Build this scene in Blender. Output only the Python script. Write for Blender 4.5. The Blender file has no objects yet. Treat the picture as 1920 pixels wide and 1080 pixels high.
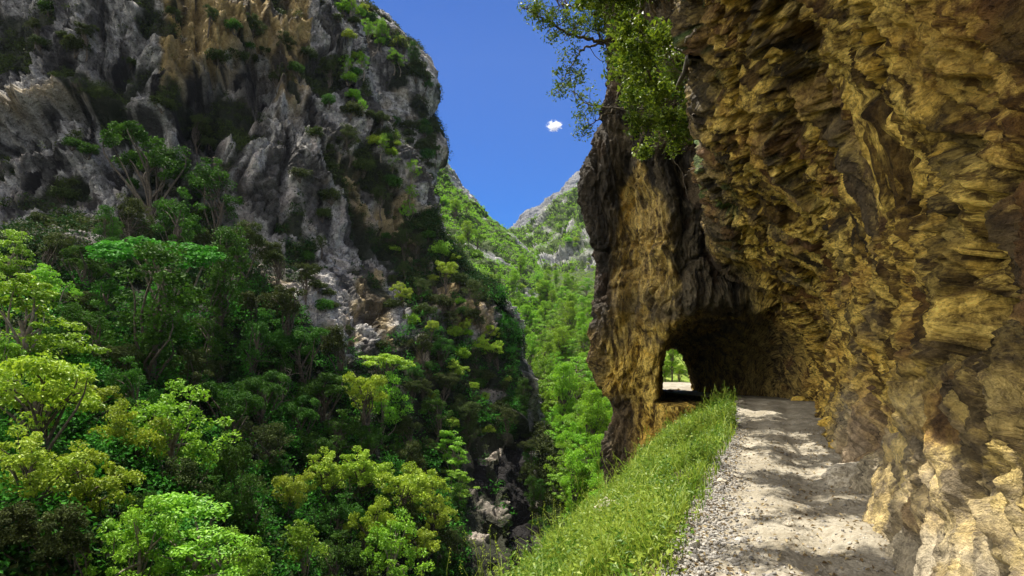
import bpy, math, random
import numpy as np
from mathutils import Vector

rng = np.random.default_rng(11)
random.seed(11)
S = bpy.context.scene
COL = S.collection
F, CX, HY, CZ = 1120.0, 960.0, 660.0, 1.65          # focal length in photo pixels, horizon row, eye height
UX, UY = 0.395, 0.919                               # path direction; its right-hand normal is (UY, -UX)
R32 = np.float32

def at(px, py, Y):
    return np.array([(px-CX)/F*Y, Y, CZ-(py-HY)/F*Y])
def pix(P):
    P = np.asarray(P); Y = np.maximum(P[..., 1], 0.05)
    return CX+P[..., 0]/Y*F, HY-(P[..., 2]-CZ)/Y*F
def st(s, t, h):                                    # path coordinates -> world
    return np.stack([UX*s+UY*t, UY*s-UX*t, h+0*s], -1)
def sstep(a, b, x):
    v = np.clip((x-a)/(b-a), 0, 1); return v*v*(3-2*v)
def nrm(v):
    return v/np.maximum(np.linalg.norm(v, axis=-1, keepdims=True), 1e-9)

# ------------------------------------------------------------------ noise
_G = nrm(np.array([(1,1,0),(-1,1,0),(1,-1,0),(-1,-1,0),(1,0,1),(-1,0,1),(1,0,-1),(-1,0,-1),
               (0,1,1),(0,-1,1),(0,1,-1),(0,-1,-1),(1,1,1),(-1,1,-1),(1,-1,-1),(-1,-1,1)], float)).astype(R32)
def _perlin(P, seed):
    I = np.floor(P); f = (P-I).astype(R32); I = I.astype(np.int64)
    u = f*f*f*(f*(f*6-15)+10)
    hx = [((I[:, 0]+k)*374761393) & 0xffffffff for k in (0, 1)]
    hy = [((I[:, 1]+k)*668265263) & 0xffffffff for k in (0, 1)]
    hz = [((I[:, 2]+k)*2147483647+seed*974711) & 0xffffffff for k in (0, 1)]
    out = 0
    for a in (0, 1):
        wa = u[:, 0] if a else 1-u[:, 0]
        for b in (0, 1):
            wb = wa*(u[:, 1] if b else 1-u[:, 1])
            for c in (0, 1):
                h = (hx[a] ^ hy[b] ^ hz[c]).astype(np.uint32)
                h = (h ^ (h >> np.uint32(13)))*np.uint32(1274126177)
                h = (h ^ (h >> np.uint32(16)))
                g = _G[h & np.uint32(15)]
                d = g[:, 0]*(f[:, 0]-a)+g[:, 1]*(f[:, 1]-b)+g[:, 2]*(f[:, 2]-c)
                out = out+d*wb*(u[:, 2] if c else 1-u[:, 2])
    return out*1.5
def perlin(P, seed=0):
    P = np.asarray(P, float); sh = P.shape[:-1]; P = P.reshape(-1, 3)
    return np.concatenate([_perlin(P[i:i+150000], seed) for i in range(0, len(P), 150000)]).reshape(sh)
def fbm(P, o=4, seed=0, gain=0.5, lac=2.03):
    r = 0; a = 1.0; P = np.asarray(P, float)
    for k in range(o):
        r = r+a*perlin(P, seed+k*7); a *= gain; P = P*lac+3.1
    return r
def ridged(P, o=4, seed=0, gain=0.5, lac=2.07):
    r = 0; a = 1.0; P = np.asarray(P, float)
    for k in range(o):
        r = r+a*(1-2.2*np.abs(perlin(P, seed+k*7))); a *= gain; P = P*lac+1.7
    return r
def saw(x, sharp=0.16):                              # rises slowly, falls fast: a ledge
    f = x-np.floor(x)
    return np.where(f < 1-sharp, f/(1-sharp), (1-f)/sharp)

# ------------------------------------------------------------------ mesh helpers
def link(o, parent=None):
    COL.objects.link(o)
    if parent is not None: o.parent = parent
    return o
def npmesh(name, V, Q, mat=None, smooth=True, attrs=None):
    V = np.asarray(V, R32); Q = np.asarray(Q, np.int32); k = Q.shape[1]
    me = bpy.data.meshes.new(name)
    me.vertices.add(len(V)); me.vertices.foreach_set('co', V.ravel())
    me.loops.add(Q.size); me.loops.foreach_set('vertex_index', Q.ravel())
    me.polygons.add(len(Q)); me.polygons.foreach_set('loop_start', np.arange(len(Q), dtype=np.int32)*k)
    me.update(calc_edges=True)
    me.polygons.foreach_set('use_smooth', np.full(len(Q), bool(smooth)))
    for an, av in (attrs or {}).items():
        av = np.asarray(av, R32)
        if av.ndim == 2 and av.shape[1] == 3: me.attributes.new(an, 'FLOAT_VECTOR', 'POINT').data.foreach_set('vector', av.ravel())
        else: me.attributes.new(an, 'FLOAT', 'POINT').data.foreach_set('value', av.ravel())
    if mat is not None: me.materials.append(mat)
    me.validate(); me.update()
    return me
def obj(name, me, parent=None, **props):
    o = link(bpy.data.objects.new(name, me), parent)
    for k, v in props.items(): o[k] = v
    return o
def gridquads(R, C):
    i = np.arange(R*C).reshape(R, C)
    return np.stack([i[:-1, :-1], i[:-1, 1:], i[1:, 1:], i[1:, :-1]], -1).reshape(-1, 4)
def tube(pts, rad, n=6):
    pts = np.asarray(pts, float); rad = np.asarray(rad, float)
    d = nrm(np.gradient(pts, axis=0)); up = np.array([0.31, 0.17, 0.93])
    a = nrm(np.cross(d, up)); b = np.cross(d, a)
    ang = np.arange(n)*2*math.pi/n
    V = pts[:, None]+rad[:, None, None]*(np.cos(ang)[None, :, None]*a[:, None]+np.sin(ang)[None, :, None]*b[:, None])
    i = np.arange(len(pts)*n).reshape(len(pts), n); j = np.roll(i, -1, 1)
    Q = np.stack([i[:-1], j[:-1], j[1:], i[1:]], -1).reshape(-1, 4)
    return V.reshape(-1, 3), Q
def joinm(parts):
    V = []; Q = []; n = 0
    for v, q in parts:
        V.append(v); Q.append(q+n); n += len(v)
    return np.concatenate(V), np.concatenate(Q)
def wander(a, b, n=7, amp=0.1, bend=0.0, r=rng):
    a = np.asarray(a, float); b = np.asarray(b, float); u = np.linspace(0, 1, n)[:, None]
    P = a+(b-a)*u; L = np.linalg.norm(b-a)
    P = P+np.sin(u*math.pi)*r.normal(0, amp*L, (1, 3))+np.sin(u*math.pi*2)*r.normal(0, amp*L*0.5, (1, 3))
    P[:, 2] += bend*L*np.sin(u[:, 0]*math.pi)
    return P

# ------------------------------------------------------------------ materials
def nodes(name):
    m = bpy.data.materials.new(name); m.use_nodes = True
    nt = m.node_tree; nt.nodes.clear()
    def N(t, **kw):
        n = nt.nodes.new(t)
        for k, v in kw.items():
            if k in n.inputs: n.inputs[k].default_value = v
            else: setattr(n, k, v)
        return n
    def L(a, b): nt.links.new(a, b)
    return m, N, L
def attr(N, name):
    return N('ShaderNodeAttribute', attribute_name=name).outputs['Fac']
def mixc(N, L, fac, a, b):
    n = N('ShaderNodeMix', data_type='RGBA')
    for s, v in ((n.inputs[0], fac), (n.inputs[6], a), (n.inputs[7], b)):
        if hasattr(v, 'links') or isinstance(v, bpy.types.NodeSocket): L(v, s)
        elif isinstance(v, (int, float)): s.default_value = v
        else: s.default_value = (*v, 1)
    return n.outputs[2]
def ramp(N, L, fac, lo, hi):
    n = N('ShaderNodeMapRange'); n.inputs[1].default_value = lo; n.inputs[2].default_value = hi
    L(fac, n.inputs[0]); return n.outputs[0]
def noise(N, L, vec, scale, detail=6, rough=0.6, dist=0.0):
    n = N('ShaderNodeTexNoise'); n.inputs['Scale'].default_value = scale; n.inputs['Detail'].default_value = detail
    n.inputs['Roughness'].default_value = rough; n.inputs['Distortion'].default_value = dist
    L(vec, n.inputs['Vector']); return n.outputs[0]
def voro(N, L, vec, scale, feat='DISTANCE_TO_EDGE'):
    n = N('ShaderNodeTexVoronoi', feature=feat); n.inputs['Scale'].default_value = scale
    L(vec, n.inputs['Vector']); return n.outputs['Distance']
def math2(N, L, op, a, b):
    n = N('ShaderNodeMath', operation=op)
    for s, v in zip(n.inputs, (a, b)):
        if isinstance(v, (int, float)): s.default_value = v
        else: L(v, s)
    return n.outputs[0]

def rock_material(name, base, light, dark, masks, fine=1.0, bump=0.5, bdist=0.1, streak=0.0, fibre=False):
    """Limestone: mottled base, pale and dark mineral patches, extra mask attributes for stains, painted light and shade."""
    m, N, L = nodes(name)
    g = N('ShaderNodeNewGeometry').outputs['Position']
    n1 = noise(N, L, g, 0.9*fine, 8, 0.65, 0.8)
    n2 = noise(N, L, g, 3.3*fine, 8, 0.7, 0.4)
    n3 = noise(N, L, g, 14*fine, 6, 0.7)
    c = mixc(N, L, ramp(N, L, n1, 0.38, 0.62), base, light)
    c = mixc(N, L, ramp(N, L, n2, 0.52, 0.68), c, dark)
    c = mixc(N, L, math2(N, L, 'MULTIPLY', ramp(N, L, n3, 0.45, 0.75), 0.55), c, light)
    if streak:
        mp = N('ShaderNodeMapping'); L(g, mp.inputs[0]); mp.inputs['Scale'].default_value = (1, 1, 0.08)
        n4 = noise(N, L, mp.outputs[0], 0.8*fine, 5, 0.6, 0.2)
        c = mixc(N, L, math2(N, L, 'MULTIPLY', ramp(N, L, n4, 0.54, 0.64), streak), c, dark)
    if fibre:                                        # fine veins that follow the flow of the rock
        fb = N('ShaderNodeAttribute', attribute_name='fib').outputs['Vector']
        f1 = noise(N, L, fb, 3.2, 8, .68, .6); f2 = noise(N, L, fb, 9.0, 6, .7, .3)
        f3 = noise(N, L, fb, 30.0, 4, .75, .2)
        c = mixc(N, L, math2(N, L, 'MULTIPLY', ramp(N, L, f1, .50, .57), .85), c, dark)
        c = mixc(N, L, math2(N, L, 'MULTIPLY', ramp(N, L, f2, .53, .60), .75), c, light)
        c = mixc(N, L, math2(N, L, 'MULTIPLY', ramp(N, L, f3, .52, .60), .55), c, dark)
    for an, col in masks:
        c = mixc(N, L, attr(N, an), c, col)
    grain = math2(N, L, 'ADD', math2(N, L, 'MULTIPLY', ramp(N, L, n2, .38, .62), -.45), math2(N, L, 'MULTIPLY', ramp(N, L, n3, .40, .62), .45))
    if fibre: grain = math2(N, L, 'ADD', grain, math2(N, L, 'ADD', math2(N, L, 'MULTIPLY', ramp(N, L, f1, .44, .58), -.40), math2(N, L, 'MULTIPLY', ramp(N, L, f2, .44, .6), .35)))
    vs = N('ShaderNodeVectorMath', operation='SCALE'); L(c, vs.inputs[0]); L(math2(N, L, 'ADD', grain, 1.0), vs.inputs['Scale']); c = vs.outputs[0]
    v = voro(N, L, g, 2.2*fine)
    hgt = math2(N, L, 'ADD', math2(N, L, 'MULTIPLY', n2, 1.0), math2(N, L, 'MULTIPLY', n3, 0.45))
    n5 = noise(N, L, g, 45*fine, 4, 0.7)
    hgt = math2(N, L, 'ADD', hgt, math2(N, L, 'MULTIPLY', n5, 0.15))
    hgt = math2(N, L, 'ADD', hgt, math2(N, L, 'MULTIPLY', ramp(N, L, v, 0.0, 0.12), 0.25))
    if fibre: hgt = math2(N, L, 'ADD', hgt, math2(N, L, 'ADD', math2(N, L, 'MULTIPLY', f1, -2.2), math2(N, L, 'ADD', math2(N, L, 'MULTIPLY', f2, .9), math2(N, L, 'MULTIPLY', f3, -.35))))
    b = N('ShaderNodeBump'); b.inputs['Strength'].default_value = bump; b.inputs['Distance'].default_value = bdist
    L(hgt, b.inputs['Height'])
    p = N('ShaderNodeBsdfPrincipled'); L(c, p.inputs['Base Color']); L(b.outputs[0], p.inputs['Normal'])
    p.inputs['Roughness'].default_value = 0.85; p.inputs['Specular IOR Level'].default_value = 0.25
    o = N('ShaderNodeOutputMaterial'); L(p.outputs[0], o.inputs[0])
    return m
def leaf_material(name, a, b, tr=0.35, var=0.35, rough=0.5, spec=0.3):
    """Leaf: colour between a and b per leaf, brightness varies per plant, light passes through."""
    m, N, L = nodes(name)
    v = attr(N, 'tint')
    c = mixc(N, L, v, a, b)
    rnd = N('ShaderNodeObjectInfo').outputs['Random']
    hs = N('ShaderNodeHueSaturation'); L(c, hs.inputs['Color'])
    L(math2(N, L, 'ADD', math2(N, L, 'MULTIPLY', rnd, 0.028), 0.496), hs.inputs['Hue'])
    L(math2(N, L, 'ADD', math2(N, L, 'MULTIPLY', rnd, var), 1-var/2), hs.inputs['Value'])
    p = N('ShaderNodeBsdfPrincipled'); L(hs.outputs[0], p.inputs['Base Color'])
    p.inputs['Roughness'].default_value = rough; p.inputs['Specular IOR Level'].default_value = spec
    t = N('ShaderNodeBsdfTranslucent'); L(hs.outputs[0], t.inputs[0])
    mx = N('ShaderNodeMixShader'); mx.inputs[0].default_value = tr
    L(p.outputs[0], mx.inputs[1]); L(t.outputs[0], mx.inputs[2])
    o = N('ShaderNodeOutputMaterial'); L(mx.outputs[0], o.inputs[0])
    return m
def bark_material(name, a, b):
    m, N, L = nodes(name)
    g = N('ShaderNodeNewGeometry').outputs['Position']
    n = noise(N, L, g, 6, 5); c = mixc(N, L, ramp(N, L, n, 0.4, 0.65), a, b)
    p = N('ShaderNodeBsdfPrincipled'); L(c, p.inputs['Base Color']); p.inputs['Roughness'].default_value = 0.9
    bu = N('ShaderNodeBump'); bu.inputs['Strength'].default_value = 0.5; L(n, bu.inputs['Height']); L(bu.outputs[0], p.inputs['Normal'])
    o = N('ShaderNodeOutputMaterial'); L(p.outputs[0], o.inputs[0]); return m

M_WALL = rock_material('golden_limestone', (0.62, 0.385, 0.055), (0.88, 0.65, 0.16), (0.10, 0.052, 0.012),
    [('band', (0.07, 0.036, 0.009)), ('grey', (0.155, 0.125, 0.08)), ('pale', (0.50, 0.43, 0.31)), ('black', (0.022, 0.018, 0.014)), ('rust', (0.30, 0.12, 0.03)), ('moss', (0.05, 0.14, 0.03))], fine=1.6, bump=1.0, bdist=0.10, fibre=True)
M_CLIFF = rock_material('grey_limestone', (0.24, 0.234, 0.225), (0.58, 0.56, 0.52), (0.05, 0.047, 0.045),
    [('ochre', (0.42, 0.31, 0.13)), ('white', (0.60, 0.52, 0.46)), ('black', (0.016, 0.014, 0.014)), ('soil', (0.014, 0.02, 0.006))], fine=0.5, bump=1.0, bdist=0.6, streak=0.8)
M_FAR = rock_material('far_limestone', (0.20, 0.21, 0.20), (0.40, 0.40, 0.39), (0.10, 0.10, 0.10),
    [('soil', (0.05, 0.085, 0.012))], fine=0.12, bump=0.9, bdist=2.0)
M_MEADOW = rock_material('meadow', (0.14, 0.23, 0.02), (0.26, 0.33, 0.05), (0.08, 0.14, 0.02), [], fine=1.0, bump=0.8, bdist=0.2)
M_PEAK = rock_material('distant_limestone', (0.12, 0.125, 0.135), (0.22, 0.22, 0.23), (0.06, 0.065, 0.07), [], fine=0.03, bump=0.9, bdist=10.0)
M_STONE = rock_material('pale_stone', (0.34, 0.30, 0.23), (0.5, 0.46, 0.38), (0.16, 0.13, 0.09), [], fine=5, bump=0.5, bdist=0.02)

L_YEL = leaf_material('yellow_green_leaf', (0.14, 0.24, 0.012), (0.46, 0.55, 0.035), 0.28)
L_LIME = leaf_material('lime_leaf', (0.10, 0.24, 0.012), (0.33, 0.52, 0.03), 0.32)
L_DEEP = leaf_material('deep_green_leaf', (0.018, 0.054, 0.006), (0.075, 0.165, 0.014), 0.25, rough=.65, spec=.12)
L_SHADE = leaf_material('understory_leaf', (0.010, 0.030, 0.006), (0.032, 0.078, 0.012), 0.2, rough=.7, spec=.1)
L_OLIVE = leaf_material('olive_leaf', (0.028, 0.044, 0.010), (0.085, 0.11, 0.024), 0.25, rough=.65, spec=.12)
L_MID = leaf_material('mid_green_leaf', (0.03, 0.12, 0.010), (0.10, 0.27, 0.02), 0.3, rough=.65, spec=.12)
L_VAL = leaf_material('valley_leaf', (0.13, 0.26, 0.012), (0.30, 0.46, 0.02), 0.45)
L_GRASS = leaf_material('grass_blade', (0.080, 0.165, 0.012), (0.36, 0.42, 0.05), 0.4, var=0.0)
L_OVER = leaf_material('holm_oak_leaf', (0.035, 0.075, 0.008), (0.26, 0.31, 0.020), 0.3, var=0.0)
BARK = bark_material('bark', (0.05, 0.038, 0.026), (0.13, 0.105, 0.075))
BARK_P = bark_material('pale_bark', (0.14, 0.11, 0.08), (0.30, 0.26, 0.20))

# ------------------------------------------------------------------ leaves and trees
def leaves(P, Nn, size, r, asp=0.55, fold=0.25):
    """One four-cornered leaf at every point P, facing Nn with random roll."""
    n = len(P); Nn = nrm(Nn)
    a = nrm(np.cross(Nn, nrm(r.normal(size=(n, 3))))); b = np.cross(Nn, a)
    L = size*r.uniform(0.6, 1.35, (n, 1)); W = L*asp
    V = np.stack([P-a*L*0.5, P+b*W*0.5+Nn*L*fold*0.5, P+a*L*0.5, P-b*W*0.5+Nn*L*fold*0.5], 1).reshape(-1, 3)
    Q = np.arange(4*n).reshape(n, 4)
    return V, Q
def sph(n, r):
    return nrm(r.normal(size=(n, 3)))
def clump_leaves(cs, rad, per, size, r, flat=1.0, up=0.5, jit=0.9):
    P = []; NN = []; T = []
    for c, q in zip(cs, rad):
        d = sph(per, r); d[:, 2] = np.abs(d[:, 2])*r.choice([1, 1, -0.8], per)
        k = r.uniform(0.55, 1.08, (per, 1))
        P.append(c+d*k*q*np.array([1, 1, flat])); NN.append(d*np.array([1, 1, 1/max(flat, 0.35)])*0.6+np.array([0, 0, up])+r.normal(0, jit, (per, 3)))
        T.append(np.clip(r.uniform(0, 1, per)*0.6+r.uniform(0, 0.5), 0, 1))
    P = np.concatenate(P); V, Q = leaves(P, np.concatenate(NN), size, r)
    return V, Q, np.repeat(np.concatenate(T), 4)
TREE = {}
def make_kind(key, leafmat, bark, seed, shape):
    r = np.random.default_rng(seed)
    wood = []
    if shape == 'round':
        cz, nc = 1.55, 46
        nl = r.integers(6, 10); nc = 62                  # several heads of foliage at their own heights
        lc = sph(nl, r)*r.uniform(0.35, 0.78, (nl, 1))*np.array([1, 1, .8]); lr = r.uniform(0.26, 0.52, nl)
        k = r.choice(nl, nc, p=lr**2/(lr**2).sum()); d = sph(nc, r); d[:, 2] = np.where(r.uniform(0, 1, nc) < .7, np.abs(d[:, 2]), d[:, 2])
        cs = lc[k]+d*(lr[k]*r.uniform(.7, 1.0, nc))[:, None]*np.array([1, 1, .8])+np.array([0, 0, cz])
        V, Q, T = clump_leaves(cs, r.uniform(0.10, 0.22, (nc, 1)), 90, 0.072, r, 0.8, 0.5)
    elif shape == 'airy':
        cz, nc = 1.6, 60
        d = sph(nc, r)
        cs = d*(r.uniform(0, 1, (nc, 1))**0.5)*np.array([0.95, 0.95, 1.0])+np.array([0, 0, cz])
        cs[:, :2] *= np.clip(1.35-0.45*(cs[:, 2:]-0.8), 0.4, 1.2)
        V, Q, T = clump_leaves(cs, r.uniform(0.10, 0.24, (nc, 1)), 75, 0.075, r, 0.8, 0.6)
    elif shape == 'layered':
        cz, nc = 1.5, 58
        a = r.uniform(0, 6.283, nc); q = r.uniform(0.1, 1, nc)**0.6; z = r.choice([-0.6, -0.35, -0.1, 0.15, 0.4, 0.62], nc)+r.normal(0, 0.07, nc); off = r.normal(0, .16, 2)
        q = q*np.sqrt(np.clip(1-(z/0.75)**2, 0.1, 1))
        q = q*(.75+.5*perlin(np.stack([np.cos(a)*1.2, np.sin(a)*1.2, z*2+seed], -1), 5)+.25*r.uniform(0, 1, nc))
        cs = np.stack([np.cos(a)*q+off[0]*z, np.sin(a)*q+off[1]*z, z-0.30*q*q+cz], -1)
        V, Q, T = clump_leaves(cs, r.uniform(0.12, 0.30, (nc, 1)), 85, 0.078, r, 0.42, 0.8, 0.7)
    elif shape == 'umbrella':
        cz, nc = 1.7, 34
        a = r.uniform(0, 6.283, nc); q = r.uniform(0.05, 1, nc)**0.55
        cs = np.stack([np.cos(a)*q, np.sin(a)*q, cz+0.28*(1-q*q)+r.normal(0, 0.07, nc)], -1)
        V, Q, T = clump_leaves(cs, r.uniform(0.18, 0.34, (nc, 1)), 105, 0.085, r, 0.28, 1.0, 0.5)
    elif shape == 'tall':
        cz, nc = 2.0, 52
        z = r.uniform(-1.2, 1.2, nc); q = np.sqrt(np.clip(1-(z/1.3)**2, 0.03, 1))*r.uniform(0.3, 0.9, nc); a = r.uniform(0, 6.283, nc)
        cs = np.stack([np.cos(a)*q*0.75, np.sin(a)*q*0.75, z+cz], -1)
        V, Q, T = clump_leaves(cs, r.uniform(0.16, 0.32, (nc, 1)), 95, 0.085, r, 0.8, 0.5)
    elif shape == 'shrub':
        cz, nc = 0.5, 24
        d = sph(nc, r); d[:, 2] = np.abs(d[:, 2])
        cs = d*r.uniform(0.3, 0.85, (nc, 1))*np.array([1, 1, 0.8])+np.array([0, 0, 0.25])
        V, Q, T = clump_leaves(cs, r.uniform(0.2, 0.4, (nc, 1)), 85, 0.13, r, 0.8, 0.5)
    crown = npmesh(key+'_crown', V, Q, leafmat, False, {'tint': T})
    if shape != 'shrub':
        top = np.array([r.normal(0, .06), r.normal(0, .06), cz-0.1])
        tr = wander((0, 0, -0.9), top, 9, 0.05, 0, r)
        wood.append(tube(tr, np.linspace(0.085, 0.035, 9), 7))
        for i in r.choice(nc, min(16, nc), replace=False):
            k = r.integers(3, 8); a = tr[k]
            wood.append(tube(wander(a, cs[i], 7, 0.07, 0.08, r), np.linspace(0.034, 0.008, 7), 5))
    else:
        for i in range(7):
            wood.append(tube(wander((0, 0, -0.3), cs[i], 6, 0.08, 0, r), np.linspace(0.04, 0.01, 6), 5))
    v, q = joinm(wood)
    trunk = npmesh(key+'_trunk', v, q, bark, True)
    TREE[key] = (crown, trunk)
for i in range(3):
    make_kind(f'yellow{i}', L_YEL, BARK, 20+i, 'round')
    make_kind(f'lime{i}', L_LIME, BARK_P, 30+i, 'airy')
    make_kind(f'layer{i}', L_LIME, BARK_P, 40+i, 'layered')
    make_kind(f'deep{i}', L_DEEP, BARK, 50+i, ('round', 'tall', 'airy')[i])
    make_kind(f'olive{i}', L_OLIVE, BARK, 60+i, ('round', 'airy', 'round')[i])
    make_kind(f'valley{i}', L_VAL, BARK, 70+i, ('round', 'tall', 'round')[i])
    make_kind(f'bush{i}', (L_YEL, L_VAL, L_LIME)[i], BARK, 80+i, 'shrub')
    make_kind(f'scrub{i}', (L_OLIVE, L_DEEP, L_OLIVE)[i], BARK, 90+i, 'shrub')
def make_bare(key, seed):
    r = np.random.default_rng(seed); tr = wander((0, 0, -.4), (r.normal(0, .15), r.normal(0, .15), 2.6), 12, .04, 0, r); wood = []
    for k in range(3, 12):
        for _ in range(2):
            a = r.uniform(0, 6.283); L = r.uniform(.4, 1.0)*(1-.05*k); e = tr[k]+np.array([math.cos(a)*L, math.sin(a)*L, L*r.uniform(.2, .9)])
            b = wander(tr[k], e, 7, .07, .05, r); wood.append(tube(b, np.linspace(.022, .006, 7), 5))
            for _ in range(3):
                f = b[r.integers(2, 7)]; wood.append(tube(wander(f, f+r.normal(0, .22, 3)+np.array([0, 0, .12]), 5, .08, 0, r), np.linspace(.009, .004, 5), 4))
    v, q = joinm(wood); t = tube(tr, np.linspace(.05, .02, 12), 7)
    TREE[key] = (npmesh(key+'_branches', v, q, BARK_P, True), npmesh(key+'_trunk', t[0], t[1], BARK_P, True))
make_bare('bare0', 201); make_bare('bare1', 202)
make_kind('umbrella0', L_MID, BARK_P, 97, 'umbrella')
make_kind('dome0', L_YEL, BARK, 98, 'umbrella')

REG = []        # every plant waits here for its label
def plant(kind, base, radius, look, zone, name='tree', cat='tree', sz=1.0, group=None, shared=None, parts=True):
    cm, tm = TREE[kind]; b = Vector([float(v) for v in base])
    sc = (radius*random.uniform(.85, 1.15), radius*random.uniform(.85, 1.15), radius*sz*random.uniform(.88, 1.15))
    rot = random.uniform(0, 6.283)
    if parts:
        e = obj(name, None); e.empty_display_size = 0.3
        obj('trunk' if name == 'tree' else 'stem', tm, e); obj('branches' if kind[:4] == 'bare' else 'crown' if name == 'tree' else 'foliage', cm, e)
    else:
        e = obj(name, cm)
    e.location = b; e.rotation_euler = (random.uniform(-.08, .08), random.uniform(-.08, .08), rot); e.scale = sc
    e['category'] = cat
    if group: e['group'] = group
    REG.append((e, look, zone, shared))
    return e
# ------------------------------------------------------------------ the near rock: half-tunnel, pillar and tunnel as one solid
def axis(segs):
    out = []
    for a, b, d in segs: out.append(np.arange(a, b, d))
    return np.concatenate(out+[np.array([segs[-1][1]])])
AS = axis([(-9, -1, .4), (-1, 2, .15), (2, 12, .075), (12, 20.5, .11), (20.5, 25, .11), (25, 34, .2), (34, 38.01, .3)])
AT = axis([(-10, -7.4, .3), (-7.4, -1.7, .11), (-1.7, 2.2, .075), (2.2, 3.4, .15), (3.4, 8, .5)])
AH = axis([(-9, -4, .4), (-4, -0.4, .13), (-0.4, 6.9, .075), (6.9, 15, .13), (15, 19, .3)])
def lerp(x, a, b): return np.interp(x, a, b)
def base_t(s): return lerp(s, [-9, 0, 4, 5, 12, 23], [1.0, .95, 1.0, 1.08, 1.3, 1.8])
def edge_t(s): return lerp(s, [-9, 5, 13, 17, 23], [-.72, -.72, -.72, -.9, -1.18])
def floor_z(s): return lerp(s, [-9, 22, 33, 60], [0, 0, -.45, -.5])
def tun_c(s): return lerp(s, [19, 22, 26, 30, 33, 36], [-.9, -1.0, -2.0, -3.6, -5.05, -5.6])
def tun_w(s): return lerp(s, [19, 22, 26, 30, 33, 36], [2.8, 2.75, 2.5, 2.1, 1.45, 1.5])
def tun_h(s): return lerp(s, [19, 22, 26, 30, 33, 36], [3.8, 3.6, 3.2, 2.75, 2.45, 2.6])
SIL_H = [-9, -5, -3.4, -2.2, -.56, .85, 1.65, 3.26, 4.9, 6.5, 7.98, 9.6, 11.3, 15, 19]
SIL_T = [-5.2, -5.2, -5.4, -5.85, -5.35, -5.85, -6.1, -6.0, -5.9, -6.3, -6.6, -6.1, -5.6, -5.5, -5.3]
def smin(a, b, k):
    h = np.clip(0.5+0.5*(b-a)/k, 0, 1); return b+(a-b)*h-k*h*(1-h)
def smax(a, b, k): return -smin(-a, -b, k)
def rock_field(s, t, h):
    Lh = lerp(s, [0, 8.3, 13.6, 18.9, 22], [6.9, 6.35, 5.8, 5.0, 4.7]); Lt = lerp(s, [0, 8.3, 13.6, 18.9], [-.6, -.78, -1.06, -1.35])
    tb = base_t(s)
    kk = [0, .25, .45, .65, .8, .92, 1.0, 1.1, 1.35, 1.9, 3.2]
    cc = [tb, tb+.22, tb+.2, tb-.2, .52*tb+.48*Lt, .2*tb+.8*Lt+.1, Lt, Lt-.2, Lt-.05, Lt+.5, Lt+1.4]
    q = np.maximum(h, 0)/Lh
    c = cc[0]+0*h
    for i in range(len(kk)-1):
        w = np.clip((q-kk[i])/(kk[i+1]-kk[i]), 0, 1); c = c+w*(cc[i+1]-cc[i])
    c = c+6*sstep(33, 36, s)
    fa = (c-t)*0.8
    ft = np.maximum(h-(floor_z(s)-.2-.62*np.maximum(edge_t(s)-.05-t, 0)*(s < 22.3)), (-2.9+.75*sstep(17, 22, s)-t)*.8)
    f = np.minimum(fa, ft)
    sil = np.interp(h[0, 0, :], SIL_H, SIL_T)[None, None, :]
    face = 21.9-0.35*np.sin(t*1.7+0.4)-0.06*np.clip(h-4, 0, 12)
    fp = smax(smax(face-s, (sil-.13*np.maximum(s-22, 0)-t)*.9, 1.1), s-34.4, .6)
    f = smin(f, fp, .35)
    d = (np.abs((t-tun_c(s))/tun_w(s))**2.6+np.maximum((h-floor_z(s)+.15)/tun_h(s), 0)**2.6)**(1/2.6)-1
    d = np.where(h < floor_z(s)-.15, np.maximum(d, 0)+(floor_z(s)-.15-h), d*tun_w(s)*.8)
    d = np.where(s < 19.5, 9, d)
    f = smax(f, -d, .25)
    return f
sg, tg, hg = np.meshgrid(AS, AT, AH, indexing='ij', sparse=True)
FLD = rock_field(sg+0*tg+0*hg, tg+0*sg+0*hg, hg+0*sg+0*tg).astype(R32)
FLD[0] = FLD[-1] = 1; FLD[:, -1] = 1; FLD[:, :, 0] = FLD[:, :, -1] = 1; FLD[:, 0] = 1
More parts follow.
